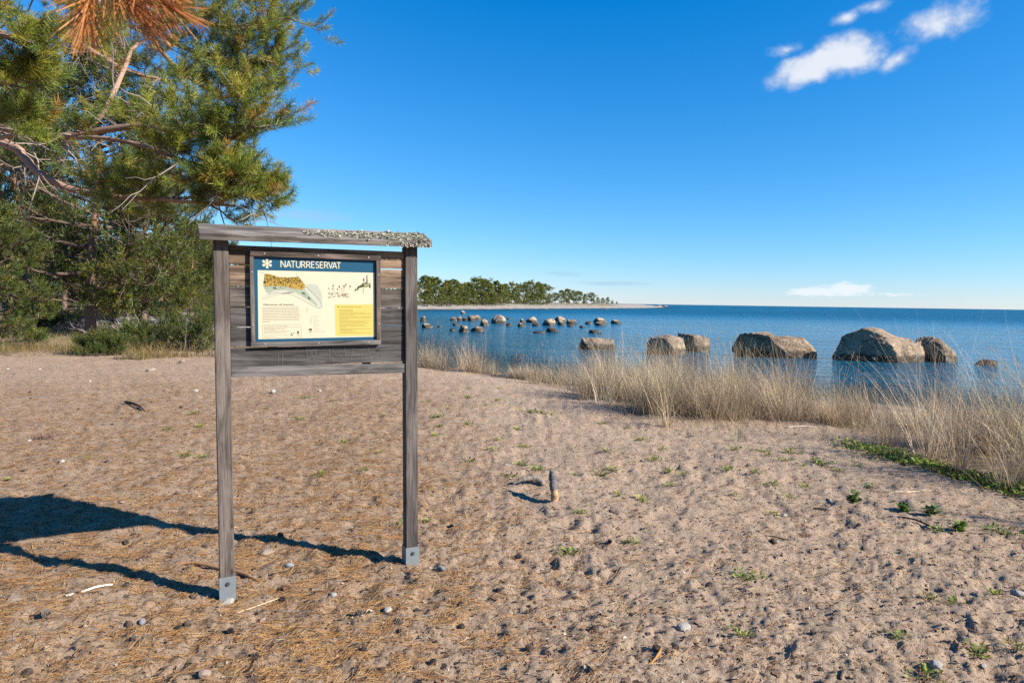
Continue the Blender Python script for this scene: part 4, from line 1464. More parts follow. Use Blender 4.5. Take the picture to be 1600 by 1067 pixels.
pine_at(335, 0, B, "back row pine showing just left of the board's roof end", 0.95, 0.2, GM, 50.0)
pine_at(100, 0, Cc, "back row pine seen through the large pine's lower branches", 1.25, 1.1, GM, 42.0)
pine_at(10, 0, A, "back row pine near the left edge behind the dark pine", 0.95, 5.1, GM, 44.0).scale = (1.3, 1.3, 1.8)
pine_at(190, 0, Cc, "low back row pine behind the reddish trunk", 1.1, 3.3, GM, 58.0)
pine_at(400, 0, Cc, "back row pine hidden behind the board's planks", 0.9, 3.9, GM, 66.0)

for nb_, (px, dep, v, s) in enumerate(((-20, 62, A, 1.0), (25, 75, Cc, 1.3), (75, 58, A, .9), (125, 70, B, 1.1), (160, 82, Cc, 1.4), (210, 74, A, 1.0), (245, 90, Cc, 1.4), (278, 66, B, 1.0), (300, 88, A, 1.0),
                    (322, 74, Cc, 1.25), (345, 98, A, 1.0), (375, 92, B, 1.1))):
    pine_at(px, 0, v, NTH[nb_] + " pine from the left in the far background stand behind the nearer trees" if px < 340 else NTH[nb_] + " pine from the left in the background stand, hidden by the board", s, px * .7, "pines in the background stand on the left", dep)

# low bushes at the edge of the sand
def make_bush(w, h, d, n, seed, ts=0.85, p=(.30, .15, .30, .03, .20, .02)):
    rg = np.random.default_rng(seed)
    wood, ng = Geo(), Geo()
    sh = []
    for k in range(n):
        a = rg.uniform(0, 2 * np.pi); e = rg.uniform(0.1, 1.35)
        dd = np.array([math.cos(a) * math.cos(e) * w / 2, math.sin(a) * math.cos(e) * d / 2, math.sin(e) * h])
        L = np.linalg.norm(dd) * rg.uniform(0.7, 1.08)
        P, de = curve_branch((rg.normal(0, w * .12), rg.normal(0, d * .12), 0), dd, L, rg, 6, 0.14, 0.1)
        P[:, 2] = np.maximum(P[:, 2], 0.05)
        wood.tube(P, np.linspace(0.014, 0.004, 6), 4, np.array((0.17, 0.14, 0.115)) * rg.uniform(.7, 1.3), cap=False)
        for j in range(7):
            t = rg.uniform(0.35, 1.0) * 5; i = min(int(t), 4)
            q = P[i] + (P[i + 1] - P[i]) * (t - i)
            S, ds = curve_branch(q, side_dir(unit(P[i + 1] - P[i]), rg, 0.8, (-0.1, 0.6)), rg.uniform(.12, .3), rg, 4, 0.2, 0.3)
            for ff in (1, 2, 3):
                sh.append((S[ff], unit(ds + (0, 0, .4) + rg.normal(0, .25, 3))))
    pos = np.array([s[0] for s in sh]); pos[:, 2] = np.maximum(pos[:, 2], 0.04)
    place(ng, T_MID, pos, np.array([s[1] for s in sh]), ts * rg.uniform(.7, 1.2, len(sh)), palette(len(sh), rg, p) * 0.85, rg)
    return wood.mesh("stem", M_bark, True), ng.mesh("foliage", M_needle)


def bush(px, py, ms, label, rz=0.0, s=1.0):
    q = gp(px, py)
    r = empty("juniper_bush", (q.x, q.y + 0.4, q.z - 0.03), rz, label=label, cat="bush", group="low bushes along the edge of the sand")
    r.scale = (s, s, s)
    link("stem", ms[0], r); link("foliage", ms[1], r)


bA = make_bush(2.9, 1.15, 1.8, 75, 601)
bB = make_bush(1.35, 0.6, 1.0, 42, 602)
bC = make_bush(2.6, 1.0, 1.5, 48, 603)
bush(278, 549, bA, "wide dense green bush just left of the board's left post", 0.2)
bush(146, 556, bB, "small round green bush standing forward on the sand edge", 0.0)
bush(205, 540, bB, "low green bush between the small round one and the wide dense one", 2.0, 1.1)
bush(40, 520, bC, "grey-green bush under the young pine near the left edge", 1.0, 1.0)
bush(325, 512, bC, "bush on the dune behind the wide dense bush", 2.2, 0.9)
bush(96, 512, bC, "bush at the foot of the large dark pine's shaded side", 3.0, 0.75)

# pale dead brush lying under the big pine
drg = np.random.default_rng(88)


def brush(px, py, label, L, n, seed):
    rg = np.random.default_rng(seed)
    q = gp(px, py)
    w_ = Geo()
    for k in range(n):
        a = rg.uniform(0, 2 * np.pi)
        P, _ = curve_branch((rg.normal(0, .3), rg.normal(0, .25), 0.08), (math.cos(a), 0.6 * math.sin(a), rg.uniform(.05, .7)), L * rg.uniform(.5, 1.1), rg, 8, 0.25, 0.0)
        P[:, 2] = np.maximum(P[:, 2], 0.02)
        w_.tube(P, np.linspace(0.022, 0.005, 8), 4, np.array((0.34, 0.30, 0.27)) * rg.uniform(.55, 1.15), cap=False)
        for j in range(5):
            i = rg.integers(1, 7)
            S, _ = curve_branch(P[i], side_dir(unit(P[i] - P[i - 1]), rg, .6, (-.2, .6)), L * rg.uniform(.15, .5), rg, 5, .3, 0)
            S[:, 2] = np.maximum(S[:, 2], 0.02)
            w_.tube(S, np.linspace(0.010, 0.003, 5), 3, np.array((0.34, 0.30, 0.27)) * rg.uniform(.6, 1.2), cap=False)
    link("dead_branch", w_.mesh("dead_branch", M_twig), None, (q.x, q.y, q.z), (0, 0, 0), label, "branch", "dead branches under the pines")


brush(105, 520, "grey tangle of dead branches left of the dark trunk", 1.5, 16, 701)
brush(205, 528, "pale dead branches fanning out right of the dark trunk", 1.3, 14, 702)
brush(50, 505, "grey dead branches under the pine by the left edge", 1.6, 13, 703)
brush(265, 500, "bleached fallen branch lying before the pale gravel", 1.2, 8, 704)

# far pines on the spit
FV = []
for k in range(6):
    shape = [[(0, .5), (.25, 1), (.5, .9), (.75, .6), (1, .15)], [(0, .9), (.3, 1), (.7, .55), (1, .1)], [(0, .25), (.4, .8), (.65, 1), (.85, .65), (1, .25)]][k % 3]
    FV.append(make_pine(6.5, 2.1 + 0.25 * (k % 3), [0.9, 0.6, 1.8][k % 3], 26, 6, 4, T_FAR, 1.15, 800 + k, (random.uniform(-.4, .4), 0), 0.0, 0.12, 0.03, 1, shape,
                        p=(.32, .30, .18, .14, .04, .02), tone=1.2))
FAR = [(664, 430, 180, 0), (680, 432, 182, 1), (673, 436, 192, 2), (698, 437, 190, 1), (709, 436, 194, 0), (716, 441, 196, 4), (724, 442, 198, 1), (733, 441, 202, 3), (745, 436, 205, 2),
       (754, 435, 208, 0), (765, 441, 212, 4), (775, 438, 215, 1), (782, 444, 220, 1), (790, 443, 232, 0), (800, 443, 236, 2), (806, 449, 240, 4), (817, 444, 245, 3), (829, 441, 248, 2),
       (840, 440, 252, 0), (849, 445, 256, 5), (859, 459, 275, 1), (867, 458, 280, 2), (877, 453, 292, 3), (886, 451, 296, 0), (896, 455, 306, 2), (905, 456, 312, 5), (915, 459, 325, 3),
       (924, 458, 330, 2), (934, 464, 345, 1), (942, 465, 352, 4), (950, 464, 362, 3), (957, 469, 375, 1), (964, 470.5, 385, 4), (704, 449, 180, 4), (727, 455, 192, 1), (757, 455, 204, 4),
       (793, 458, 228, 1), (822, 460, 240, 4), (845, 459, 246, 1), (888, 465, 290, 4),
       (668, 452, 172, 1), (690, 453, 176, 4), (716, 456, 186, 1), (741, 456, 196, 4), (770, 457, 206, 1), (808, 460, 236, 4), (833, 461, 242, 1), (856, 464, 262, 4), (900, 466, 300, 1), (912, 467, 312, 4), (928, 468, 330, 1),
       (560, 425, 120, 0), (590, 428, 138, 2), (620, 430, 152, 1), (640, 432, 165, 3), (500, 418, 100, 1)]
NTH += ['twenty-first', 'twenty-second', 'twenty-third', 'twenty-fourth']
LB = {0: "broad dark pine nearest the board's right post on the spit", 1: "tallest sunlit pine at the near end of the far spit", 8: "flat-topped pine standing above its neighbours on the spit",
      13: "pine with a clear gap on its left in the middle of the spit", 18: "large rounded pine mid spit with sky on both sides of its top", 20: "short pine in the gap after the large rounded one",
      23: "dense dark pine leading the last group on the spit", 27: "spreading pine ending the last dense group", 30: "lone small pine well past the last group",
      31: "tiny pine before the stony tip", 32: "tiniest outermost pine on the stony tip"}
for i, (px, top, dep, v) in enumerate(FAR):
    d = cam_ray(px, 465)
    x, y = d.x / d.y * dep, dep
    zb = float(base_h(np.array([x]), np.array([y]))[0])
    zt = EYE + (cam_ray(px, top).z / cam_ray(px, top).y) * dep
    s = max((zt - zb) / 6.7, 0.2)
    stand = "hidden stand behind the board" if px < 650 else "dense near stand" if px < 790 else "middle stand" if px < 856 else "outer stand"
    lo, hi = {"h": (0, 650), "d": (650, 790), "m": (790, 856), "o": (856, 2000)}[stand[0]]
    rank = sorted(q[0] + k_ * 1e-4 for k_, q in enumerate(FAR) if lo <= q[0] < hi).index(px + i * 1e-4)
    lab = LB.get(i) or "%s pine from the left in the %s on the far spit" % (NTH[rank], stand)
    r = empty("pine_tree", (x, y, zb - 0.05), random.uniform(0, 6.28), label=lab, cat="tree", group="pines along the far spit")
    r.scale = (s * random.uniform(1.1, 1.45), s * random.uniform(1.1, 1.4), s)
    link("trunk", FV[v][0], r); link("crown", FV[v][1], r)

# ------------------------------------------------------------------ grasses
def blades(g, P, h, w, az_, lean, curl, cols, seg=4, tipw=0.15):
    """curved tapering blades; all arguments per blade"""
    n = len(P)
    t = np.linspace(0, 1, seg + 1)
    dx, dy = np.cos(az_), np.sin(az_)
    out = (lean[:, None] * t + curl[:, None] * t ** 2.2) * h[:, None]
    zz = h[:, None] * (t * (1 - 0.25 * np.clip(np.abs(curl[:, None]), 0, 1.5) * t ** 2))
    sx_, sy_ = -dy, dx
    ww = w[:, None] * (1 - (1 - tipw) * t) * 0.5
    C = np.stack([P[:, None, 0] + dx[:, None] * out, P[:, None, 1] + dy[:, None] * out, P[:, None, 2] + zz], -1)
    S = np.stack([sx_, sy_, 0 * sx_], -1)[:, None] * ww[..., None]
    V = np.stack([C - S, C + S], 2).reshape(-1, 3)
    k = seg + 1
    b = (np.arange(n) * k * 2)[:, None, None]
    i = np.arange(seg)[None, :, None] * 2
    F = (b + i + np.array([0, 1, 3, 2])[None, None]).reshape(-1, 4)
    g.add(V, F, np.repeat(cols, k * 2, 0))


STRAW = np.array([(0.574, 0.424, 0.271), (0.678, 0.522, 0.354), (0.429, 0.312, 0.199), (0.298, 0.201, 0.137), (0.357, 0.343, 0.198), (0.230, 0.258, 0.140), (0.784, 0.632, 0.456), (0.158, 0.113, 0.079)])
GP = (.22, .20, .18, .10, .11, .06, .08, .05)
brg = np.random.default_rng(900)
# height of the stand along the front
HP = np.array([(640, 1.0), (700, 1.08), (760, .92), (795, .45), (840, .60), (900, .95), (960, 1.05), (1010, .98), (1070, 1.0), (1150, .78), (1250, .66), (1330, .70), (1380, 1.05), (1440, 1.25), (1520, 1.35), (1600, 1.3), (1900, 1.1)])
seglen = np.hypot(*np.diff(GE, axis=0).T)
cum = np.concatenate([[0], np.cumsum(seglen)])
PXE = np.array([640, 720, 800, 880, 940, 985, 1060, 1150, 1250, 1330, 1400, 1480, 1560, 1680, 1900], float)
g = Geo(); ears = Geo()
n_cl = 0
while n_cl < 400:
    s = brg.uniform(0, cum[-1])
    k = min(np.searchsorted(cum, s) - 1, len(seglen) - 1); k = max(k, 0)
    f = (s - cum[k]) / seglen[k]
    a, b_ = GE[k], GE[k + 1]
    e = unit(b_ - a); nrm = np.array([-e[1], e[0]])
    px = PXE[k] + (PXE[k + 1] - PXE[k]) * f
    depth_b = np.interp(px, [640, 800, 950, 1100, 1300, 1400, 1600], [5.0, 3.0, 4.5, 4.0, 2.2, 3.6, 4.0])
    off = (abs(brg.normal(0, 0.5)) * depth_b * 0.6 if brg.random() < 0.7 else brg.uniform(0, depth_b)) + 0.45 * perlin2(np.array([s * 1.3]), np.array([3.3]))[0] + 0.1
    if brg.random() < 0.04:
        off = -brg.uniform(0, 0.35)
    c = a + (b_ - a) * f + nrm * off + brg.normal(0, 0.1, 2)
    if float(coast_dist(c[:1], c[1:])[0]) < 0.4:
        continue
    if brg.random() > (0.55 if px < 780 else -0.04) + 1.9 * (0.33 + perlin2(np.array([c[0] * 0.9]), np.array([c[1] * 0.9]))[0]):
        continue
    n_cl += 1
    hh = np.interp(px, HP[:, 0], HP[:, 1]) * brg.uniform(0.45, 1.3)
    nb = brg.integers(12, 40) if n_cl % 3 == 0 else brg.integers(50, 100)
    r = brg.uniform(0.15, 0.35) if n_cl % 3 == 0 else brg.uniform(0.04, 0.11)
    P = np.zeros((nb, 3))
    P[:, 0] = c[0] + brg.normal(0, r, nb); P[:, 1] = c[1] + brg.normal(0, r, nb)
    P[:, 2] = height(P[:, 0], P[:, 1]) - 0.02
    h = hh * (0.25 + 0.95 * brg.beta(2.2, 1.8, nb))
    azb = np.arctan2(P[:, 1] - c[1], P[:, 0] - c[0]) + brg.normal(0, 0.9, nb)
    tone = STRAW[brg.choice(8, p=GP)] * brg.uniform(.4, 1.3)
    cols = 0.45 * STRAW[brg.choice(8, size=nb, p=GP)] + 0.55 * tone
    cols = cols * brg.uniform(0.65, 1.35, (nb, 1))
    wind = brg.normal(0, .12)
    blades(g, P, h, brg.uniform(0.0026, 0.0060, nb) * np.where(brg.random(nb) < .2, 1.7, 1.0), azb, np.abs(brg.normal(0.10, 0.16, nb)) + 1.3 * np.hypot(P[:, 0] - c[0], P[:, 1] - c[1]) + wind * np.cos(azb), np.where(brg.random(nb) < .12, brg.uniform(.7, 1.4, nb), brg.normal(0.18, 0.40, nb)), cols)
    # low dead leaves at the foot
    nb2 = 20
    P2_ = np.repeat(P[:1], nb2, 0) + np.stack([brg.normal(0, r * 1.5, nb2), brg.normal(0, r * 1.5, nb2), np.zeros(nb2)], -1)
    P2_[:, 2] = height(P2_[:, 0], P2_[:, 1])
    blades(g, P2_, brg.uniform(0.10, 0.38, nb2), brg.uniform(0.003, 0.007, nb2), brg.uniform(0, 6.28, nb2), brg.uniform(0.3, 1.5, nb2), brg.normal(0.2, 0.6, nb2),
           STRAW[brg.choice(8, size=nb2, p=(.12, .08, .2, .22, .05, .03, .05, .25))] * brg.uniform(.5, 1.1, (nb2, 1)), 3)
    for q in range(brg.choice((0, 1, 2), p=(.62, .28, .10))):              # flowering stems
        p0 = np.array([c[0] + brg.normal(0, r), c[1] + brg.normal(0, r)])
        z0 = float(height(p0[:1], p0[1:])[0])
        H_ = min((hh * 0.8 + 0.34) * brg.uniform(0.7, 1.3), brg.uniform(0.95, 1.35))
        Q, dq = curve_branch((p0[0], p0[1], z0), (brg.normal(0, .14), brg.normal(0, .14), 1), H_, brg, 6, 0.05, 0)
        cc = np.array((0.42, 0.32, 0.19)) * brg.uniform(0.7, 1.2)
        ears.tube(Q, np.linspace(0.0020, 0.0012, 6), 3, cc, cap=False)
        ear = Q[-1] + np.outer(np.linspace(0, 1, 6), unit(dq + brg.normal(0, .2, 3)) * brg.uniform(0.06, 0.17))
        ears.tube(ear, np.array([.0015, .0035, .0045, .004, .003, .001]) * brg.uniform(.6, 1.2), 5, np.array((0.46, 0.35, 0.22)) * brg.uniform(.75, 1.15), cap=False)
link("beach_grass", g.mesh("beach_grass", M_straw), kind="stuff", label="straw-coloured lyme grass in a belt along the shore", cat="grass")
link("grass_stems", ears.mesh("grass_stems", M_straw), kind="stuff", label="tall seed-bearing grass stems above the shore grass", cat="grass")

# dry grass and heather under the pines
g = Geo()
nb = 24000
x = brg.uniform(-24, -4.5, nb * 4); y = 16.6 + 14 * brg.random(nb * 4) ** 1.7
keep = (np.abs(x / y + 0.60) < 0.26) & (y > 17.2 + 1.1 * perlin2(x * 0.7, y * 0.7)) & (brg.random(nb * 4) < 0.5 + 0.9 * perlin2(x * 0.45 + 9, y * 0.45))
x, y = x[keep][:nb], y[keep][:nb]
n = len(x)
P = np.stack([x, y, height(x, y) - 0.01], -1)
tone = perlin2(x * 0.5 + 30, y * 0.5)
cols = np.where(tone[:, None] > 0.05, np.array((0.38, 0.25, 0.10)), np.array((0.27, 0.21, 0.12))) * brg.uniform(0.55, 1.2, (n, 1))
green = brg.random(n) < 0.28
cols[green] = np.array((0.20, 0.22, 0.07)) * brg.uniform(.7, 1.2, (green.sum(), 1))
blades(g, P, brg.uniform(0.07, 0.40, n) * (0.6 + 0.8 * np.clip(tone + .3, 0, 1)), brg.uniform(0.006, 0.013, n), brg.uniform(0, 6.28, n), np.abs(brg.normal(.5, .5, n)), brg.normal(.3, .6, n), cols * .75, 3)
link("dry_grass", g.mesh("dry_grass", M_straw), kind="stuff", label="yellow dry grass on the edge of the sand under the pines", cat="grass")

# sparse grass on the far beach crest
g = Geo()
nb = 5000
t = brg.random(nb)
yy = brg.uniform(120, 330, nb)
xx = np.interp(yy, [115, 140, 158, 178, 203, 251, 328], [-29, -27, -21.5, -10, 0, 23, 61]) - brg.uniform(8, 20, nb)
P = np.stack([xx, yy, height(xx, yy)], -1)
blades(g, P, brg.uniform(.3, .7, nb), brg.uniform(.06, .12, nb), brg.uniform(0, 6.28, nb), np.abs(brg.normal(.2, .2, nb)), brg.normal(.2, .3, nb),
       np.array((0.36, 0.30, 0.17)) * brg.uniform(.6, 1.2, (nb, 1)), 2)
link("dune_grass", g.mesh("dune_grass", M_straw), kind="stuff", label="thin dry grass along the crest of the far beach", cat="grass")

# creeping green plants at the foot of the grass
g = Geo()


def leaf(L, w):
    return np.array([(0, 0, 0), (L * .35, w / 2, L * .06), (L * .8, w * .38, L * .05), (L, 0, 0), (L * .8, -w * .38, L * .05), (L * .35, -w / 2, L * .06)]), np.array([(0, 1, 5), (1, 2, 5), (2, 4, 5), (2, 3, 4)])


def add_leaf(g, p, a, e, L, w, c, rg):
    V, F = leaf(L, w)
    ro = rg.normal(0, .35)
    ce, se = math.cos(e), math.sin(e)
    V = np.stack([V[:, 0] * ce - V[:, 2] * se, V[:, 1], V[:, 0] * se + V[:, 2] * ce + V[:, 1] * ro], -1)
    ca, sa_ = math.cos(a), math.sin(a)
    V = np.stack([V[:, 0] * ca - V[:, 1] * sa_, V[:, 0] * sa_ + V[:, 1] * ca, V[:, 2]], -1) + p
    g.add(V, F, c)


GREEN = np.array([(0.12, 0.19, 0.03), (0.18, 0.25, 0.04), (0.28, 0.33, 0.06), (0.08, 0.12, 0.025), (0.34, 0.30, 0.05), (0.30, 0.16, 0.05)])
CRP = [gp(px, np.interp(px, [1318, 1400, 1480, 1600, 1640], [696, 712, 738, 767, 774])) for px in np.linspace(1318, 1640, 24)]
CRP = np.array([(q.x, q.y) for q in CRP])
nl_ = 3200
ci = 23 * brg.random(nl_) ** 0.85
cx = np.interp(ci, np.arange(24), CRP[:, 0]) + brg.normal(0, .10, nl_); cy = np.interp(ci, np.arange(24), CRP[:, 1]) + brg.normal(0, .17, nl_)
cz = height(cx, cy)
for k in range(nl_):
    c = GREEN[brg.choice(6, p=(.30, .25, .15, .18, .07, .05))] * brg.uniform(.8, 1.25)
    add_leaf(g, np.array((cx[k], cy[k], cz[k] + brg.uniform(0, .045))), brg.uniform(0, 6.28), brg.uniform(-.1, .9), brg.uniform(.022, .050), brg.uniform(.012, .027), c, brg)
link("creeping_plants", g.mesh("creeping_plants", M_col), kind="stuff", label="green leafy plants creeping along the foot of the grass", cat="ground cover")

# small sand plants ------------------------------------------------------
def rosette(seed, n=20, r=0.055, pal=(.25, .3, .25, .05, .1, .05)):
    rg = np.random.default_rng(seed)
    g = Geo()
    for k in range(n):
        a = rg.uniform(0, 6.28); d = rg.uniform(0, r)
        p = np.array((math.cos(a) * d * 1.2, math.sin(a) * d, rg.uniform(0.0, .022)))
        g.tube(np.array([(0, 0, -.004), p * (.5, .5, .7), p]), [.0016, .0014, .001], 3, (0.16, 0.17, 0.05), cap=False)
        for j in range(2):
            add_leaf(g, p, a + rg.normal(0, .9), rg.uniform(.15, 1.15), rg.uniform(.014, .028), rg.uniform(.006, .011), GREEN[rg.choice(6, p=pal)] * rg.uniform(.85, 1.25), rg)
    return g.mesh("sand_plant", M_col)


ROS = [rosette(1000 + k, n, r, pl) for k, (n, r, pl) in enumerate(((22, .06, (.25, .3, .25, .05, .1, .05)), (15, .045, (.2, .2, .3, .05, .2, .05)), (28, .085, (.35, .3, .15, .12, .05, .03)),
                                                                  (12, .05, (.1, .2, .3, .05, .25, .1)), (18, .07, (.2, .2, .25, .1, .15, .1))))]
PLANTS = [(888, 863, 1.25, "brightest yellow-green sand plant, below the driftwood"), (1168, 910, 1.1, "green sand plant alone on bare sand above the white-grey pebble"),
          (1160, 995, 1.1, "dark green sand plant beside the white-grey pebble"), (983, 847, .7, "left one of two pale sprouts close together"), (997, 845, .7, "right one of two pale sprouts close together"),
          (797, 747, 1.3, "long green sand plant touching the lying driftwood"), (843, 734, 1.2, "green sand plant just behind the upright driftwood"), (905, 805, .9, "green sand plant below the driftwood pair"),
          (1403, 1000, .8, "small green sand plant near the bottom, left of a darker patch"), (1451, 934, .8, "pale green sand plant at the lower right"), (1489, 942, 1.1, "spread green sand plant lower right of the pale one"),
          (1555, 929, 1.0, "dark green sand plant by the right edge beside a white pebble"), (1526, 1020, 1.2, "wide green sand plant in the bottom right corner"), (1586, 1018, 1.0, "green sand plant cut close to the bottom right edge"),
          (1447, 1062, 1.1, "yellowish sand plant at the bottom edge by the right"), (565, 737, 1.1, "green sand plant midway between the board's posts"), (632, 818, .8, "small green sprout left of the board's right post"),
          (668, 812, .9, "small green sprout right of the board's right post"), (14, 750, .8, "lone green sprout near the left edge above the shadow"), (136, 720, .6, "faint green sprout left of the board among needles")]
for px, py, s, lab in PLANTS:
    q = gp(px, py)
    o = link("sand_plant", ROS[random.randrange(5)], None, (q.x, q.y, q.z), (0, 0, random.uniform(0, 6.28)), lab, "plant", "small green plants in the sand")
    o.scale = (s, s, s)
MORE = [(733, 607), (779, 607), (668, 628), (683, 653), (688, 667), (707, 617), (730, 623), (777, 626), (797, 615), (758, 635), (810, 640), (838, 645), (862, 650), (810, 670), (732, 665), (678, 681),
        (777, 688), (769, 705), (819, 697), (732, 719), (950, 709), (938, 740), (957, 735), (898, 741), (815, 726), (967, 776), (939, 663), (980, 668), (998, 688), (850, 648), (826, 643), (700, 640),
        (1004, 687), (1034, 702), (1022, 720), (1045, 735), (1046, 757), (1065, 740), (1136, 737), (1147, 706), (1244, 680), (1236, 707), (1200, 715), (1275, 722), (1285, 725), (1255, 730), (1182, 741),
        (1207, 756), (1257, 756), (1147, 775), (1209, 802), (1230, 772), (1341, 724), (1356, 761), (1002, 780), (1469, 829), (1501, 822), (1561, 832), (1310, 735), (1225, 722), (1190, 705),
        (301, 647), (311, 667), (291, 712), (317, 712), (260, 672), (480, 620), (520, 628), (470, 655), (540, 690), (600, 650), (590, 712), (500, 745), (415, 640)]
SPROUTS, LOOSE_CONES = [], []
for px, py in MORE:
    q = gp(px, py)
    lab = ("small green sprout on the sand between or left of the board's posts" if px < 640 else "small green sprout on the sand just right of the board, above the driftwood" if px < 900
           else "small green sprout on the open sand between driftwood and grass belt" if px < 1100 else "small green sprout on the sand before the right-hand grass")
    o = link("sand_plant", ROS[random.randrange(5)], None, (q.x, q.y, q.z), (0, 0, random.uniform(0, 6.28)), lab, "plant", "small green plants in the sand")
    SPROUTS.append((px, py, o))
    s = random.uniform(.85, 1.5)
    o.scale = (s, s, s)


def seedling(seed, H_=0.16):
    rg = np.random.default_rng(seed)
    g = Geo()
    for k in range(4):
        Q, d = curve_branch((rg.normal(0, .015), rg.normal(0, .015), 0), (rg.normal(0, .35), rg.normal(0, .35), 1), H_ * rg.uniform(.6, 1.1), rg, 5, .12, 0)
        g.tube(Q, np.linspace(.003, .0015, 5), 4, (0.14, 0.10, 0.05), cap=False)
        for j in range(1, 5):
            for _ in range(4):
                add_leaf(g, Q[j], rg.uniform(0, 6.28), rg.uniform(-.2, .6), rg.uniform(.03, .055), rg.uniform(.018, .03), np.array((0.075, 0.13, 0.025)) * rg.uniform(.7, 1.6), rg)
    return g.mesh("rose_seedling", M_col)


for i, (px, py, lab) in enumerate(((1336, 785, "dark green leafy seedling standing alone before the grass"), (1412, 800, "left of two neighbouring leafy seedlings casting shadows"),
                                   (1456, 808, "right and taller of two neighbouring leafy seedlings"), (1494, 828, "low bushy dark green seedling at the end of a dark twig"))):
    q = gp(px, py)
    link("rose_seedling", seedling(1100 + i, (.08, .065, .075, .05)[i]), None, (q.x, q.y, q.z - .01), None, lab, "plant", "leafy seedlings before the grass")
for i, (px, py, h, lab) in enumerate(((1152, 690, .28, "thin forked grass tuft standing alone before the grass belt"), (1286, 690, .36, "wispy grey-green tuft standing before the grass"),
                                      (1085, 682, .24, "small grey-green grass tuft at the front edge of the belt"), (1335, 722, .22, "small spiky grass sprout on the dark debris"))):
    q = gp(px, py)
    g = Geo(); n = 22
    P = np.stack([brg.normal(0, .03, n), brg.normal(0, .03, n), np.zeros(n)], -1)
    blades(g, P, h * brg.uniform(.5, 1.1, n), np.full(n, .004), brg.uniform(0, 6.28, n), np.abs(brg.normal(.25, .2, n)), brg.normal(.3, .4, n),
           np.array((0.26, 0.27, 0.14)) * brg.uniform(.7, 1.4, (n, 1)))
    link("grass_tuft", g.mesh("grass_tuft", M_straw), None, (q.x, q.y, q.z - .01), None, lab, "grass tuft", "loose tufts before the grass belt")
# rusty dock plant
q = gp(800, 592); q = Vector((q.x * 1.06, q.y * 1.06, 0)); q.z = float(height(np.array([q.x]), np.array([q.y]))[0])
g = Geo()
for k in range(4):
    Q, _ = curve_branch((brg.normal(0, .05), brg.normal(0, .05), 0), (brg.normal(0, .1), brg.normal(0, .1), 1), brg.uniform(.55, .85), brg, 8, .05, 0)
    g.tube(Q, np.linspace(.006, .003, 8), 4, (0.16, 0.06, 0.035), cap=False)
    for j in range(110):
        t = brg.uniform(.35, 1) * 7; i = min(int(t), 6)
        p = Q[i] + (Q[i + 1] - Q[i]) * (t - i)
        add_leaf(g, p, brg.uniform(0, 6.28), brg.uniform(-.3, .9), brg.uniform(.015, .04), brg.uniform(.01, .02), np.array((0.17, 0.06, 0.03)) * brg.uniform(.6, 1.4), brg)
link("dock_plant", g.mesh("dock_plant", M_col), None, q, None, "rusty brown seed stalks standing in the grass before the water", "plant")

# ------------------------------------------------------------------ litter on the sand
g = Geo()
nn_ = 120000
r_ = np.exp(brg.uniform(math.log(2.0), math.log(14.0), nn_ * 3))
a_ = brg.uniform(R_(-44), R_(40), nn_ * 3)
x, y = r_ * np.sin(a_), r_ * np.cos(a_)
clump = 0.5 + 0.9 * perlin2(x * 6, y * 6) + 0.6 * perlin2(x * 14, y * 14)
dens = litter_density(x, y)
keep = brg.random(nn_ * 3) < np.clip(dens ** 1.5 * (clump - .12), 0, 1)
x, y, r_ = x[keep][:nn_], y[keep][:nn_], r_[keep][:nn_]
n = len(x)
L = brg.uniform(.025, .065, n) * (1 + .03 * r_)
th = np.where(brg.random(n) < .6, brg.normal(.55, .5, n), brg.uniform(0, np.pi, n))
wd = np.clip(.0013 * (r_ / 3.0) ** 0.8, .0012, .0040)
rows = []
for t in (-.5, .5):
    px_, py_ = x + np.cos(th) * L * t, y + np.sin(th) * L * t
    hz = height(px_, py_) + .002 + brg.uniform(0, .008, n)
    sx_, sy_ = -np.sin(th) * wd / 2, np.cos(th) * wd / 2
    rows += [np.stack([px_ - sx_, py_ - sy_, hz], -1), np.stack([px_ + sx_, py_ + sy_, hz + .0008], -1)]
V = np.stack(rows, 1).reshape(-1, 3)
F = ((np.arange(n) * 4)[:, None] + np.array([0, 1, 3, 2])[None]).reshape(-1, 4)
NC = np.array([(0.36, 0.20, 0.075), (0.30, 0.155, 0.055), (0.24, 0.12, 0.05), (0.44, 0.30, 0.15), (0.15, 0.08, 0.04), (0.08, 0.05, 0.035)])
cols = NC[brg.choice(6, size=n, p=(.26, .24, .18, .12, .12, .08))] * brg.uniform(.75, 1.2, (n, 1))
g.add(V, F, np.repeat(cols, 4, 0))
link("needle_litter", g.mesh("needle_litter", M_litter), kind="stuff", label="fallen orange-brown pine needles strewn over the sand", cat="litter")
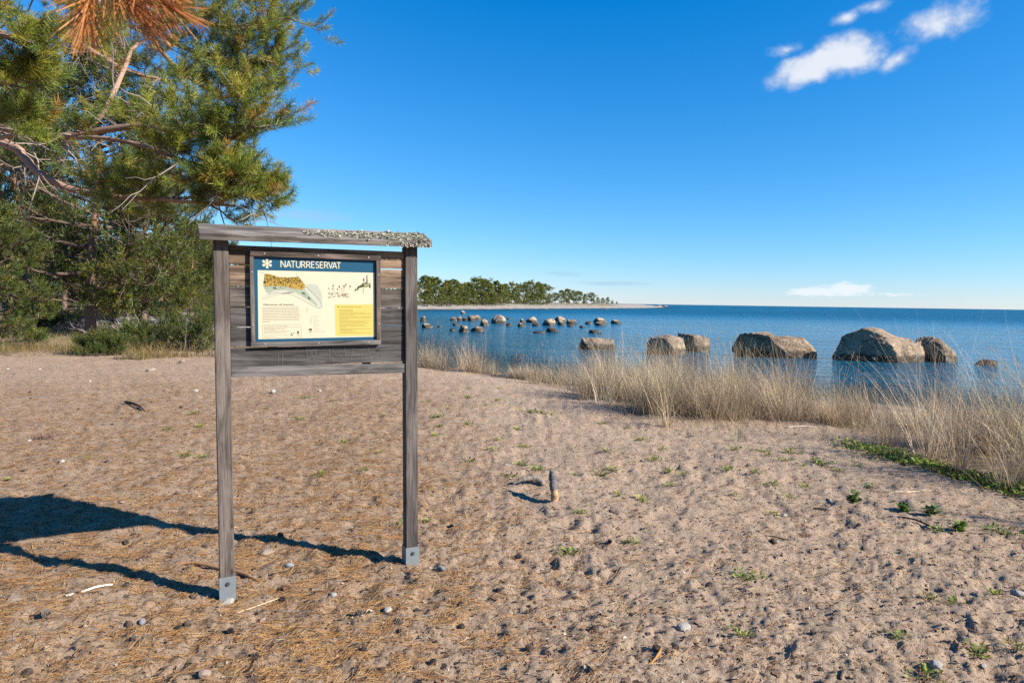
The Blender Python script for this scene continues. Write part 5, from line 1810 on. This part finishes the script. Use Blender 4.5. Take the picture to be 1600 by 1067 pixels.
# crumbs of bark and cone scales
g = Geo()
nc = 24000
r_ = np.exp(brg.uniform(math.log(2.0), math.log(16.0), nc)); a_ = brg.uniform(R_(-44), R_(42), nc)
x, y = r_ * np.sin(a_), r_ * np.cos(a_)
z = height(x, y)
th = brg.uniform(0, 6.28, nc); L = brg.uniform(.004, .014, nc) * brg.uniform(.5, 1.9, nc); w = L * brg.uniform(.25, .7, nc)
c_, s_ = np.cos(th), np.sin(th)
V = np.stack([np.stack([x - c_ * L, y - s_ * L, z + .001], -1), np.stack([x + s_ * w, y - c_ * w, z + .004 + brg.uniform(0, .006, nc)], -1), np.stack([x + c_ * L, y + s_ * L, z + .002], -1),
              np.stack([x - s_ * w, y + c_ * w, z + .001 + brg.uniform(0, .006, nc)], -1)], 1).reshape(-1, 3)
cols = np.array([(0.10, 0.06, 0.04), (0.06, 0.045, 0.035), (0.26, 0.15, 0.09), (0.45, 0.36, 0.28), (0.16, 0.11, 0.07)])[brg.choice(5, size=nc, p=(.3, .25, .2, .08, .17))] * brg.uniform(.7, 1.2, (nc, 1))
g.add(V, np.arange(nc * 4).reshape(nc, 4), np.repeat(cols, 4, 0))
link("bark_crumbs", g.mesh("bark_crumbs", M_litter), kind="stuff", label="dark crumbs of bark and cone scales on the sand", cat="litter")


# pine cones --------------------------------------------------------------
def cone_mesh(seed, L=0.048, R0=0.016, tone=(0.085, 0.06, 0.048)):
    rg = np.random.default_rng(seed)
    g = Geo()
    V, F = ICO[1]
    g.add(V * (L * .5, R0 * .75, R0 * .75), F, np.array(tone) * .5)
    for k in range(64):
        t = k / 63
        a = k * 2.39996
        rad = R0 * (0.35 + 1.0 * math.sin(math.pi * (0.12 + 0.80 * t)) ** 0.8)
        xx = -L * .5 + L * t
        ca, sa_ = math.cos(a), math.sin(a)
        o1 = np.array((xx, ca * R0 * .45, sa_ * R0 * .45))
        tip = np.array((xx + L * .13, ca * rad * 1.1, sa_ * rad * 1.1))
        tg = np.array((0, -sa_, ca)) * R0 * .42
        c = np.array(tone) * rg.uniform(.7, 1.5)
        g.add(np.array([o1 - tg * .6, o1 + tg * .6, tip + tg - (L * .03, 0, 0), tip + (L * .02, 0, 0), tip - tg - (L * .03, 0, 0)]), [(0, 1, 2), (0, 2, 4), (4, 2, 3)], c)
        g.add(np.array([tip + tg - (L * .03, 0, 0), tip + (L * .02, 0, 0), tip - tg - (L * .03, 0, 0), tip + np.array((-.03 * L, ca * .002, sa_ * .002))]), [(0, 1, 3), (1, 2, 3)],
              np.array((0.24, 0.21, 0.185)) * rg.uniform(.6, 1.2))
    return g.mesh("pine_cone", M_cone)


CONES = [cone_mesh(1200), cone_mesh(1201, .040, .0175), cone_mesh(1202, .052, .015, (0.13, 0.065, 0.04))]
c7 = lambda X, Y: (X / 2.2857, 740 + Y / 2.2857)
CP = [c7(*q) for q in ((450, 230), (565, 242), (690, 447), (463, 543), (640, 556), (672, 544), (525, 592), (480, 596), (165, 532), (1015, 414), (1008, 444), (1418, 537), (1545, 677), (1300, 642), (910, 657),
                       (1365, 712), (95, 730), (40, 617), (1000, 240), (905, 137), (640, 70), (235, 44), (825, 570), (1285, 510), (1430, 222), (455, 407), (735, 262))]
CP += [(168, 722), (101, 759), (236, 689), (291, 680), (277, 770), (161, 664), (176, 663), (69, 704), (38, 736), (8, 616), (284, 638), (211, 759), (123, 640), (47, 612), (22, 585), (47, 622),
       (810, 869), (865, 882), (791, 988), (930, 986), (1025, 1020), (1055, 1019), (721, 981), (780, 926), (827, 1011), (719, 949), (1270, 993), (1209, 848), (1342, 824), (955, 800), (953, 850), (706, 822), (660, 770)]
CL = {2: "grey pine cone in the post's shadow just left of the left shoe", 3: "grey open pine cone beside a bluish pebble lower left", 4: "left of two grey pine cones lying together", 5: "right of two grey pine cones lying together",
      6: "black pine cone below the two lying together", 9: "reddish brown pine cone between the posts, near a pale straw", 11: "dark pine cone just below the pale pebble right of the board",
      12: "dark pine cone lying alone at the bottom right of the board", 16: "pine cone at the bottom left corner", 27: "dark pine cone right of the white pebble left of the board", 43: "dark pine cone below the bright yellow-green plant, further one",
      44: "dark pine cone with a black shadow under the bright yellow-green plant", 45: "dark pine cone on bare sand low in the middle", 46: "dark pine cone left of the orange bark strip, low middle"}
for i, (px, py) in enumerate(CP):
    q = gp(px, py)
    lab = CL.get(i) or ("small dark pine cone on the needle-covered sand left of the board" if px < 340 else "small dark pine cone on the sand between or just below the board's posts" if px < 700 else "small dark pine cone on the open sand right of the board")
    s = random.uniform(.58, .82)
    o = link("pine_cone", CONES[2 if i == 9 else random.randrange(2)], None, (q.x, q.y, q.z + .007), (random.uniform(0, 6), random.uniform(-.25, .25), random.uniform(0, 6.28)), lab, "pine cone", "pine cones on the sand")
    o.scale = (s, s, s)
    LOOSE_CONES.append((px, py, None if i in CL else o))


# pebbles --------------------------------------------------------------------
def pebble_mesh(seed):
    rg = np.random.default_rng(seed)
    V, F = ICO[3]
    V = V.copy()
    for k in range(6):
        n = rg.normal(size=3); n /= np.linalg.norm(n)
        V -= np.maximum(V @ n - rg.uniform(.6, .9), 0)[:, None] * n * .9
    V *= 1 + .14 * perlin3(V * 1.5 + rg.uniform(0, 30, 3))[:, None] + .05 * perlin3(V * 4 + rg.uniform(0, 30, 3))[:, None]
    return mesh("pebble", V * (1, .8, .62), F, None, True, (M_pebble,))


PEB = [pebble_mesh(1300 + k) for k in range(5)]
W_, G_, P_, T_, Bq = (0.62, 0.58, 0.53), (0.38, 0.39, 0.40), (0.60, 0.44, 0.36), (0.48, 0.38, 0.29), (0.44, 0.46, 0.50)
for i, (px, py, w, c, lab) in enumerate((
        (690, 892, 17, G_, "grey pebble right of the board's right post shoe"), (672, 886, 11, P_, "pinkish pebble touching the grey one by the right shoe"), (607, 955, 21, W_, "pale pebble with a brown side below the right post"),
        (521, 931, 15, W_, "white pebble midway between the two post shoes"), (472, 933, 8, W_, "small white triangular pebble left of the white one"), (354, 937, 22, W_, "pale stone at the foot of the left shoe"),
        (320, 1054, 24, P_, "pink stone at the bottom edge left of the middle"), (410, 961, 11, P_, "small pink pebble below the left shoe"), (1068, 985, 25, W_, "white-grey pebble casting a black shadow on open sand"),
        (1463, 1047, 22, W_, "flat white pebble near the bottom right"), (1537, 1038, 9, W_, "tiny white pebble right of the flat white one"), (1591, 927, 20, W_, "white pebble cut close to the right edge"),
        (97, 726, 11, W_, "bright white pebble on the needles left of the board"), (45, 689, 9, W_, "small white pebble near the dark dry tuft"), (306, 613, 10, W_, "white pebble beside the left post, halfway up the sand"),
        (237, 580, 17, T_, "pale stone on the sand below the wide bush"), (285, 566, 12, T_, "pale flat stone right below the wide bush"), (417, 861, 27, T_, "flat tan stone behind the left post's shadow line"),
        (452, 886, 15, Bq, "grey-mauve stone between the posts"), (223, 975, 13, Bq, "bluish pebble beside the grey open cone"), (326, 932, 12, T_, "tan pebble in the shadow left of the left shoe"),
        (28, 943, 30, T_, "wide flat tan stone sunk in the needles near the left edge"), (549, 827, 7, W_, "left of two tiny white pebbles between the posts"), (562, 827, 7, W_, "right of two tiny white pebbles between the posts"),
        (427, 613, 14, W_, "white stone on the sand under the board's bottom rail"), (500, 611, 9, W_, "small white stone further right under the bottom rail"), (1225, 801, 10, W_, "small pale pebble before the right-hand grass"),
        (1270, 728, 8, W_, "tiny white pebble on the debris before the grass"), (760, 981, 6, W_, "tiny pale chip low in the middle"), (576, 1020, 8, P_, "tiny pink pebble beside a dark cone at the bottom"),
        (62, 577, 6, W_, "tiny white pebble far back on the left sand"), (12, 578, 6, W_, "tiny white pebble at the left edge far back"), (140, 595, 7, W_, "tiny white pebble far back left of the board"))):
    q = gp(px, py)
    r = w / 2 * q.length / FPX * (1.0 if py > 800 else .78)
    o = link("pebble", PEB[i % 5], None, (q.x, q.y, q.z + r * (.18 if w < 26 else -.05)), (random.uniform(-.3, .3), random.uniform(-.3, .3), random.uniform(0, 6.28)), lab, "stone", "stones on the sand", color=c)
    o.scale = (r, r, r * (.5 if w > 25 else 1))


# sticks and driftwood -------------------------------------------------------
def stick(name, pts, rad, c, label, cat="stick", sides=7, lift=0.6, jit=.15):
    P = [gp(px, py) + Vector((0, 0, dz)) for px, py, dz in pts]
    rad = np.asarray(rad, float)
    o_ = np.array(P[0])
    C = catmull(np.array([np.array(p) for p in P]) - o_, 22)
    r = np.interp(np.linspace(0, 1, 22), np.linspace(0, 1, len(rad)), rad)
    C[:, 2] += r * lift
    r = r * (1 + jit * np.sin(np.arange(22) * 2.3) * np.random.default_rng(len(label)).random(22))
    g = Geo(); g.tube(C, r, sides, c)
    return link(name, g.mesh(name, M_bark if max(rad) > .012 else M_twig, True), None, Vector(o_), None, label, cat)


stick("stick", [(196, 631, .02), (206, 634, .02), (218, 640, .01), (229, 647, 0)], (.018, .02, .014, .006), (0.06, 0.045, 0.035), "dark curved stick on the sand left of the board")
stick("stick", [(103, 943, 0), (130, 934, .004), (152, 927, .006), (176, 915, .004)], (.004, .005, .006, .005), (0.66, 0.58, 0.50), "bleached white stick lying on needles lower left")
stick("root", [(276, 883, 0), (305, 882, .008), (345, 889, .008), (380, 898, .006), (408, 908, -.01)], (.006, .010, .011, .012, .010), (0.30, 0.17, 0.09), "brown root crossing behind the left post above ground", "root")
stick("stick", [(372, 952, .002), (400, 944, .004), (436, 933, .004)], (.002, .0025, .002), (0.62, 0.48, 0.30), "thin straw below and right of the left shoe")
stick("twig", [(450, 923, .003), (480, 923, .004), (520, 920, .003)], (.002, .003, .002), (0.16, 0.09, 0.05), "thin brown twig left of the white pebble between shoes", "twig")
stick("bark_strip", [(1010, 1041, 0), (1020, 1037, .004), (1029, 1028, .006), (1034, 1014, .002)], (.0015, .005, .006, .002), (0.36, 0.19, 0.06), "curled orange bark strip at the bottom right of the middle", "bark", 6)
stick("twig", [(1195, 838, 0), (1212, 842, .004), (1236, 845, 0)], (.003, .004, .003), (0.10, 0.06, 0.045), "short dark twig on the open sand at the right", "twig")
stick("twig", [(1270, 795, 0), (1285, 797, .006), (1300, 799, 0)], (.006, .008, .004), (0.06, 0.045, 0.04), "short black twig left of the lone seedling", "twig")
stick("stick", [(1398, 772, .004), (1425, 769, .008), (1446, 768, .004)], (.003, .005, .003), (0.66, 0.55, 0.40), "pale dry stalk lying before the creeping plants")
stick("stick", [(1232, 670, .005), (1255, 668, .01), (1278, 667, .004)], (.004, .005, .003), (0.58, 0.50, 0.42), "pale stick lying along the front of the grass")
stick("twig", [(1400, 806, .0), (1430, 815, .01), (1462, 826, .01), (1490, 832, 0)], (.004, .007, .007, .004), (0.055, 0.04, 0.035), "long dark twig lying between the two seedlings", "twig")
stick("twig", [(553, 1062, 0), (562, 1045, .004), (570, 1032, .002)], (.003, .003, .002), (0.08, 0.055, 0.04), "dark forked twig at the bottom edge below the board", "twig")
stick("twig", [(1313, 1062, 0), (1316, 1052, .006), (1320, 1046, 0)], (.005, .006, .003), (0.07, 0.05, 0.04), "small dark twig at the bottom edge on the right", "twig")
stick("twig", [(915, 1046, 0), (922, 1052, .004), (929, 1059, 0)], (.004, .004, .003), (0.07, 0.05, 0.04), "short dark twig at the bottom edge in the middle", "twig")
# upright driftwood stump and the lying one
q = gp(866, 786)
k = q.y / FPX
o_ = np.array(q)
g = Geo()
C = catmull([(0.0, 0.0, -.05), (0.003, .02, .05), (-.004, .05, .11), (-.008, .10, .155), (-.014, .14, .185)], 20)
rd = np.interp(np.linspace(0, 1, 20), [0, .3, .7, 1], [.024, .031, .032, .024]) * (1 + .13 * np.sin(np.arange(20) * 1.9))
cc = np.repeat(np.where(np.linspace(0, 1, 20)[:, None] < .32, (0.36, 0.23, 0.13), (0.12, 0.108, 0.103)), 11, 0)
g.tube(C, rd, 11, cc, cap=False)
g.tube(C[-1] + np.outer(np.linspace(0, 1, 4), (-.010, .02, .02)), [.023, .019, .013, .004], 9, (0.15, 0.14, 0.135))
for k_ in range(len(g.v)):
    vv = g.v[k_]
    g.v[k_] = vv + 0.016 * np.stack([perlin3(vv * 16 + 3), perlin3(vv * 16 + 11), 0.6 * perlin3(vv * 16 + 23)], -1) + 0.006 * perlin3(vv * 55 + 7)[:, None]
link("driftwood_stump", g.mesh("driftwood_stump", M_bark, True), None, q, None, "dark weathered driftwood stump standing upright in the sand", "driftwood")
stick("driftwood_log", [(802, 761, .012), (815, 760, .030), (830, 759, .038), (842, 759, .034), (850, 761, .0)], (.008, .020, .030, .032, .018), (0.20, 0.165, 0.14), "grey driftwood log lying beside the upright stump", "driftwood", 11, .3)
# dark dry tuft
q = gp(70, 686)
g = Geo(); n = 90
P = np.stack([brg.normal(0, .07, n), brg.normal(0, .04, n), np.zeros(n)], -1)
blades(g, P, brg.uniform(.03, .08, n), np.full(n, .006), brg.uniform(0, 6.28, n), brg.uniform(.2, 1, n), brg.normal(.2, .4, n), np.array((0.17, 0.10, 0.08)) * brg.uniform(.6, 1.3, (n, 1)), 2)
link("dry_tuft", g.mesh("dry_tuft", M_straw), None, q, None, "small dark purple-brown dry tuft on the needles far left", "plant")


# name the look-alikes by what they lie beside
MARKS = [("the board's left post", 356, 936), ("the board's right post", 646, 888), ("the upright driftwood stump", 866, 786), ("the lying driftwood log", 825, 757), ("the lone dark seedling", 1336, 785),
         ("the two leafy seedlings", 1434, 800), ("the white-grey pebble", 1068, 985), ("the orange bark strip", 1022, 1028), ("the dark curved stick", 212, 638), ("the bleached white stick", 140, 930),
         ("the pink stone", 320, 1054), ("the flat tan stone", 417, 861), ("the bright white pebble", 97, 726), ("the brightest yellow-green plant", 888, 863), ("the dark dry tuft", 70, 686),
         ("the two pale sprouts", 990, 846), ("the flat white pebble", 1463, 1047), ("the lone forked grass tuft", 1152, 690), ("the wispy grey-green tuft", 1286, 690), ("the tuft at the belt's edge", 1085, 682),
         ("the stone under the bottom rail", 427, 613), ("the plant midway between posts", 565, 737), ("the rusty seed stalks", 800, 592), ("the two tiny white pebbles", 555, 827), ("the pale dry stalk", 1425, 769),
         ("the pale stone below the bush", 237, 580)]
ORD = ["nearest", "second nearest", "third nearest", "fourth nearest", "fifth nearest", "sixth nearest", "seventh nearest", "eighth nearest", "ninth nearest", "tenth nearest", "eleventh nearest", "twelfth nearest"]


def sector(px, py, mx_, my_):
    dx, dy = px - mx_, (py - my_) * 1.6
    return ("right of" if dx > 0 else "left of") if abs(dx) > abs(dy) else ("in front of" if dy > 0 else "beyond")


def name_by_neighbours(items, everyone, what):
    for px, py, o in items:
        if o is None:
            continue
        nm, mx_, my_ = min(MARKS, key=lambda m_: math.hypot(px - m_[1], (py - m_[2]) * 1.6))
        sec = sector(px, py, mx_, my_)
        d0 = math.hypot(px - mx_, (py - my_) * 1.6)
        rank = sum(1 for a, b in everyone if sector(a, b, mx_, my_) == sec and math.hypot(a - mx_, (b - my_) * 1.6) < d0 - 1e-6)
        o["label"] = "%s %s %s %s" % (what, ORD[min(rank, 11)], sec, nm)


name_by_neighbours(SPROUTS, [(a, b) for a, b, _ in SPROUTS], "small green sprout,")
name_by_neighbours(LOOSE_CONES, [(a, b) for a, b, _ in LOOSE_CONES], "small dark pine cone,")
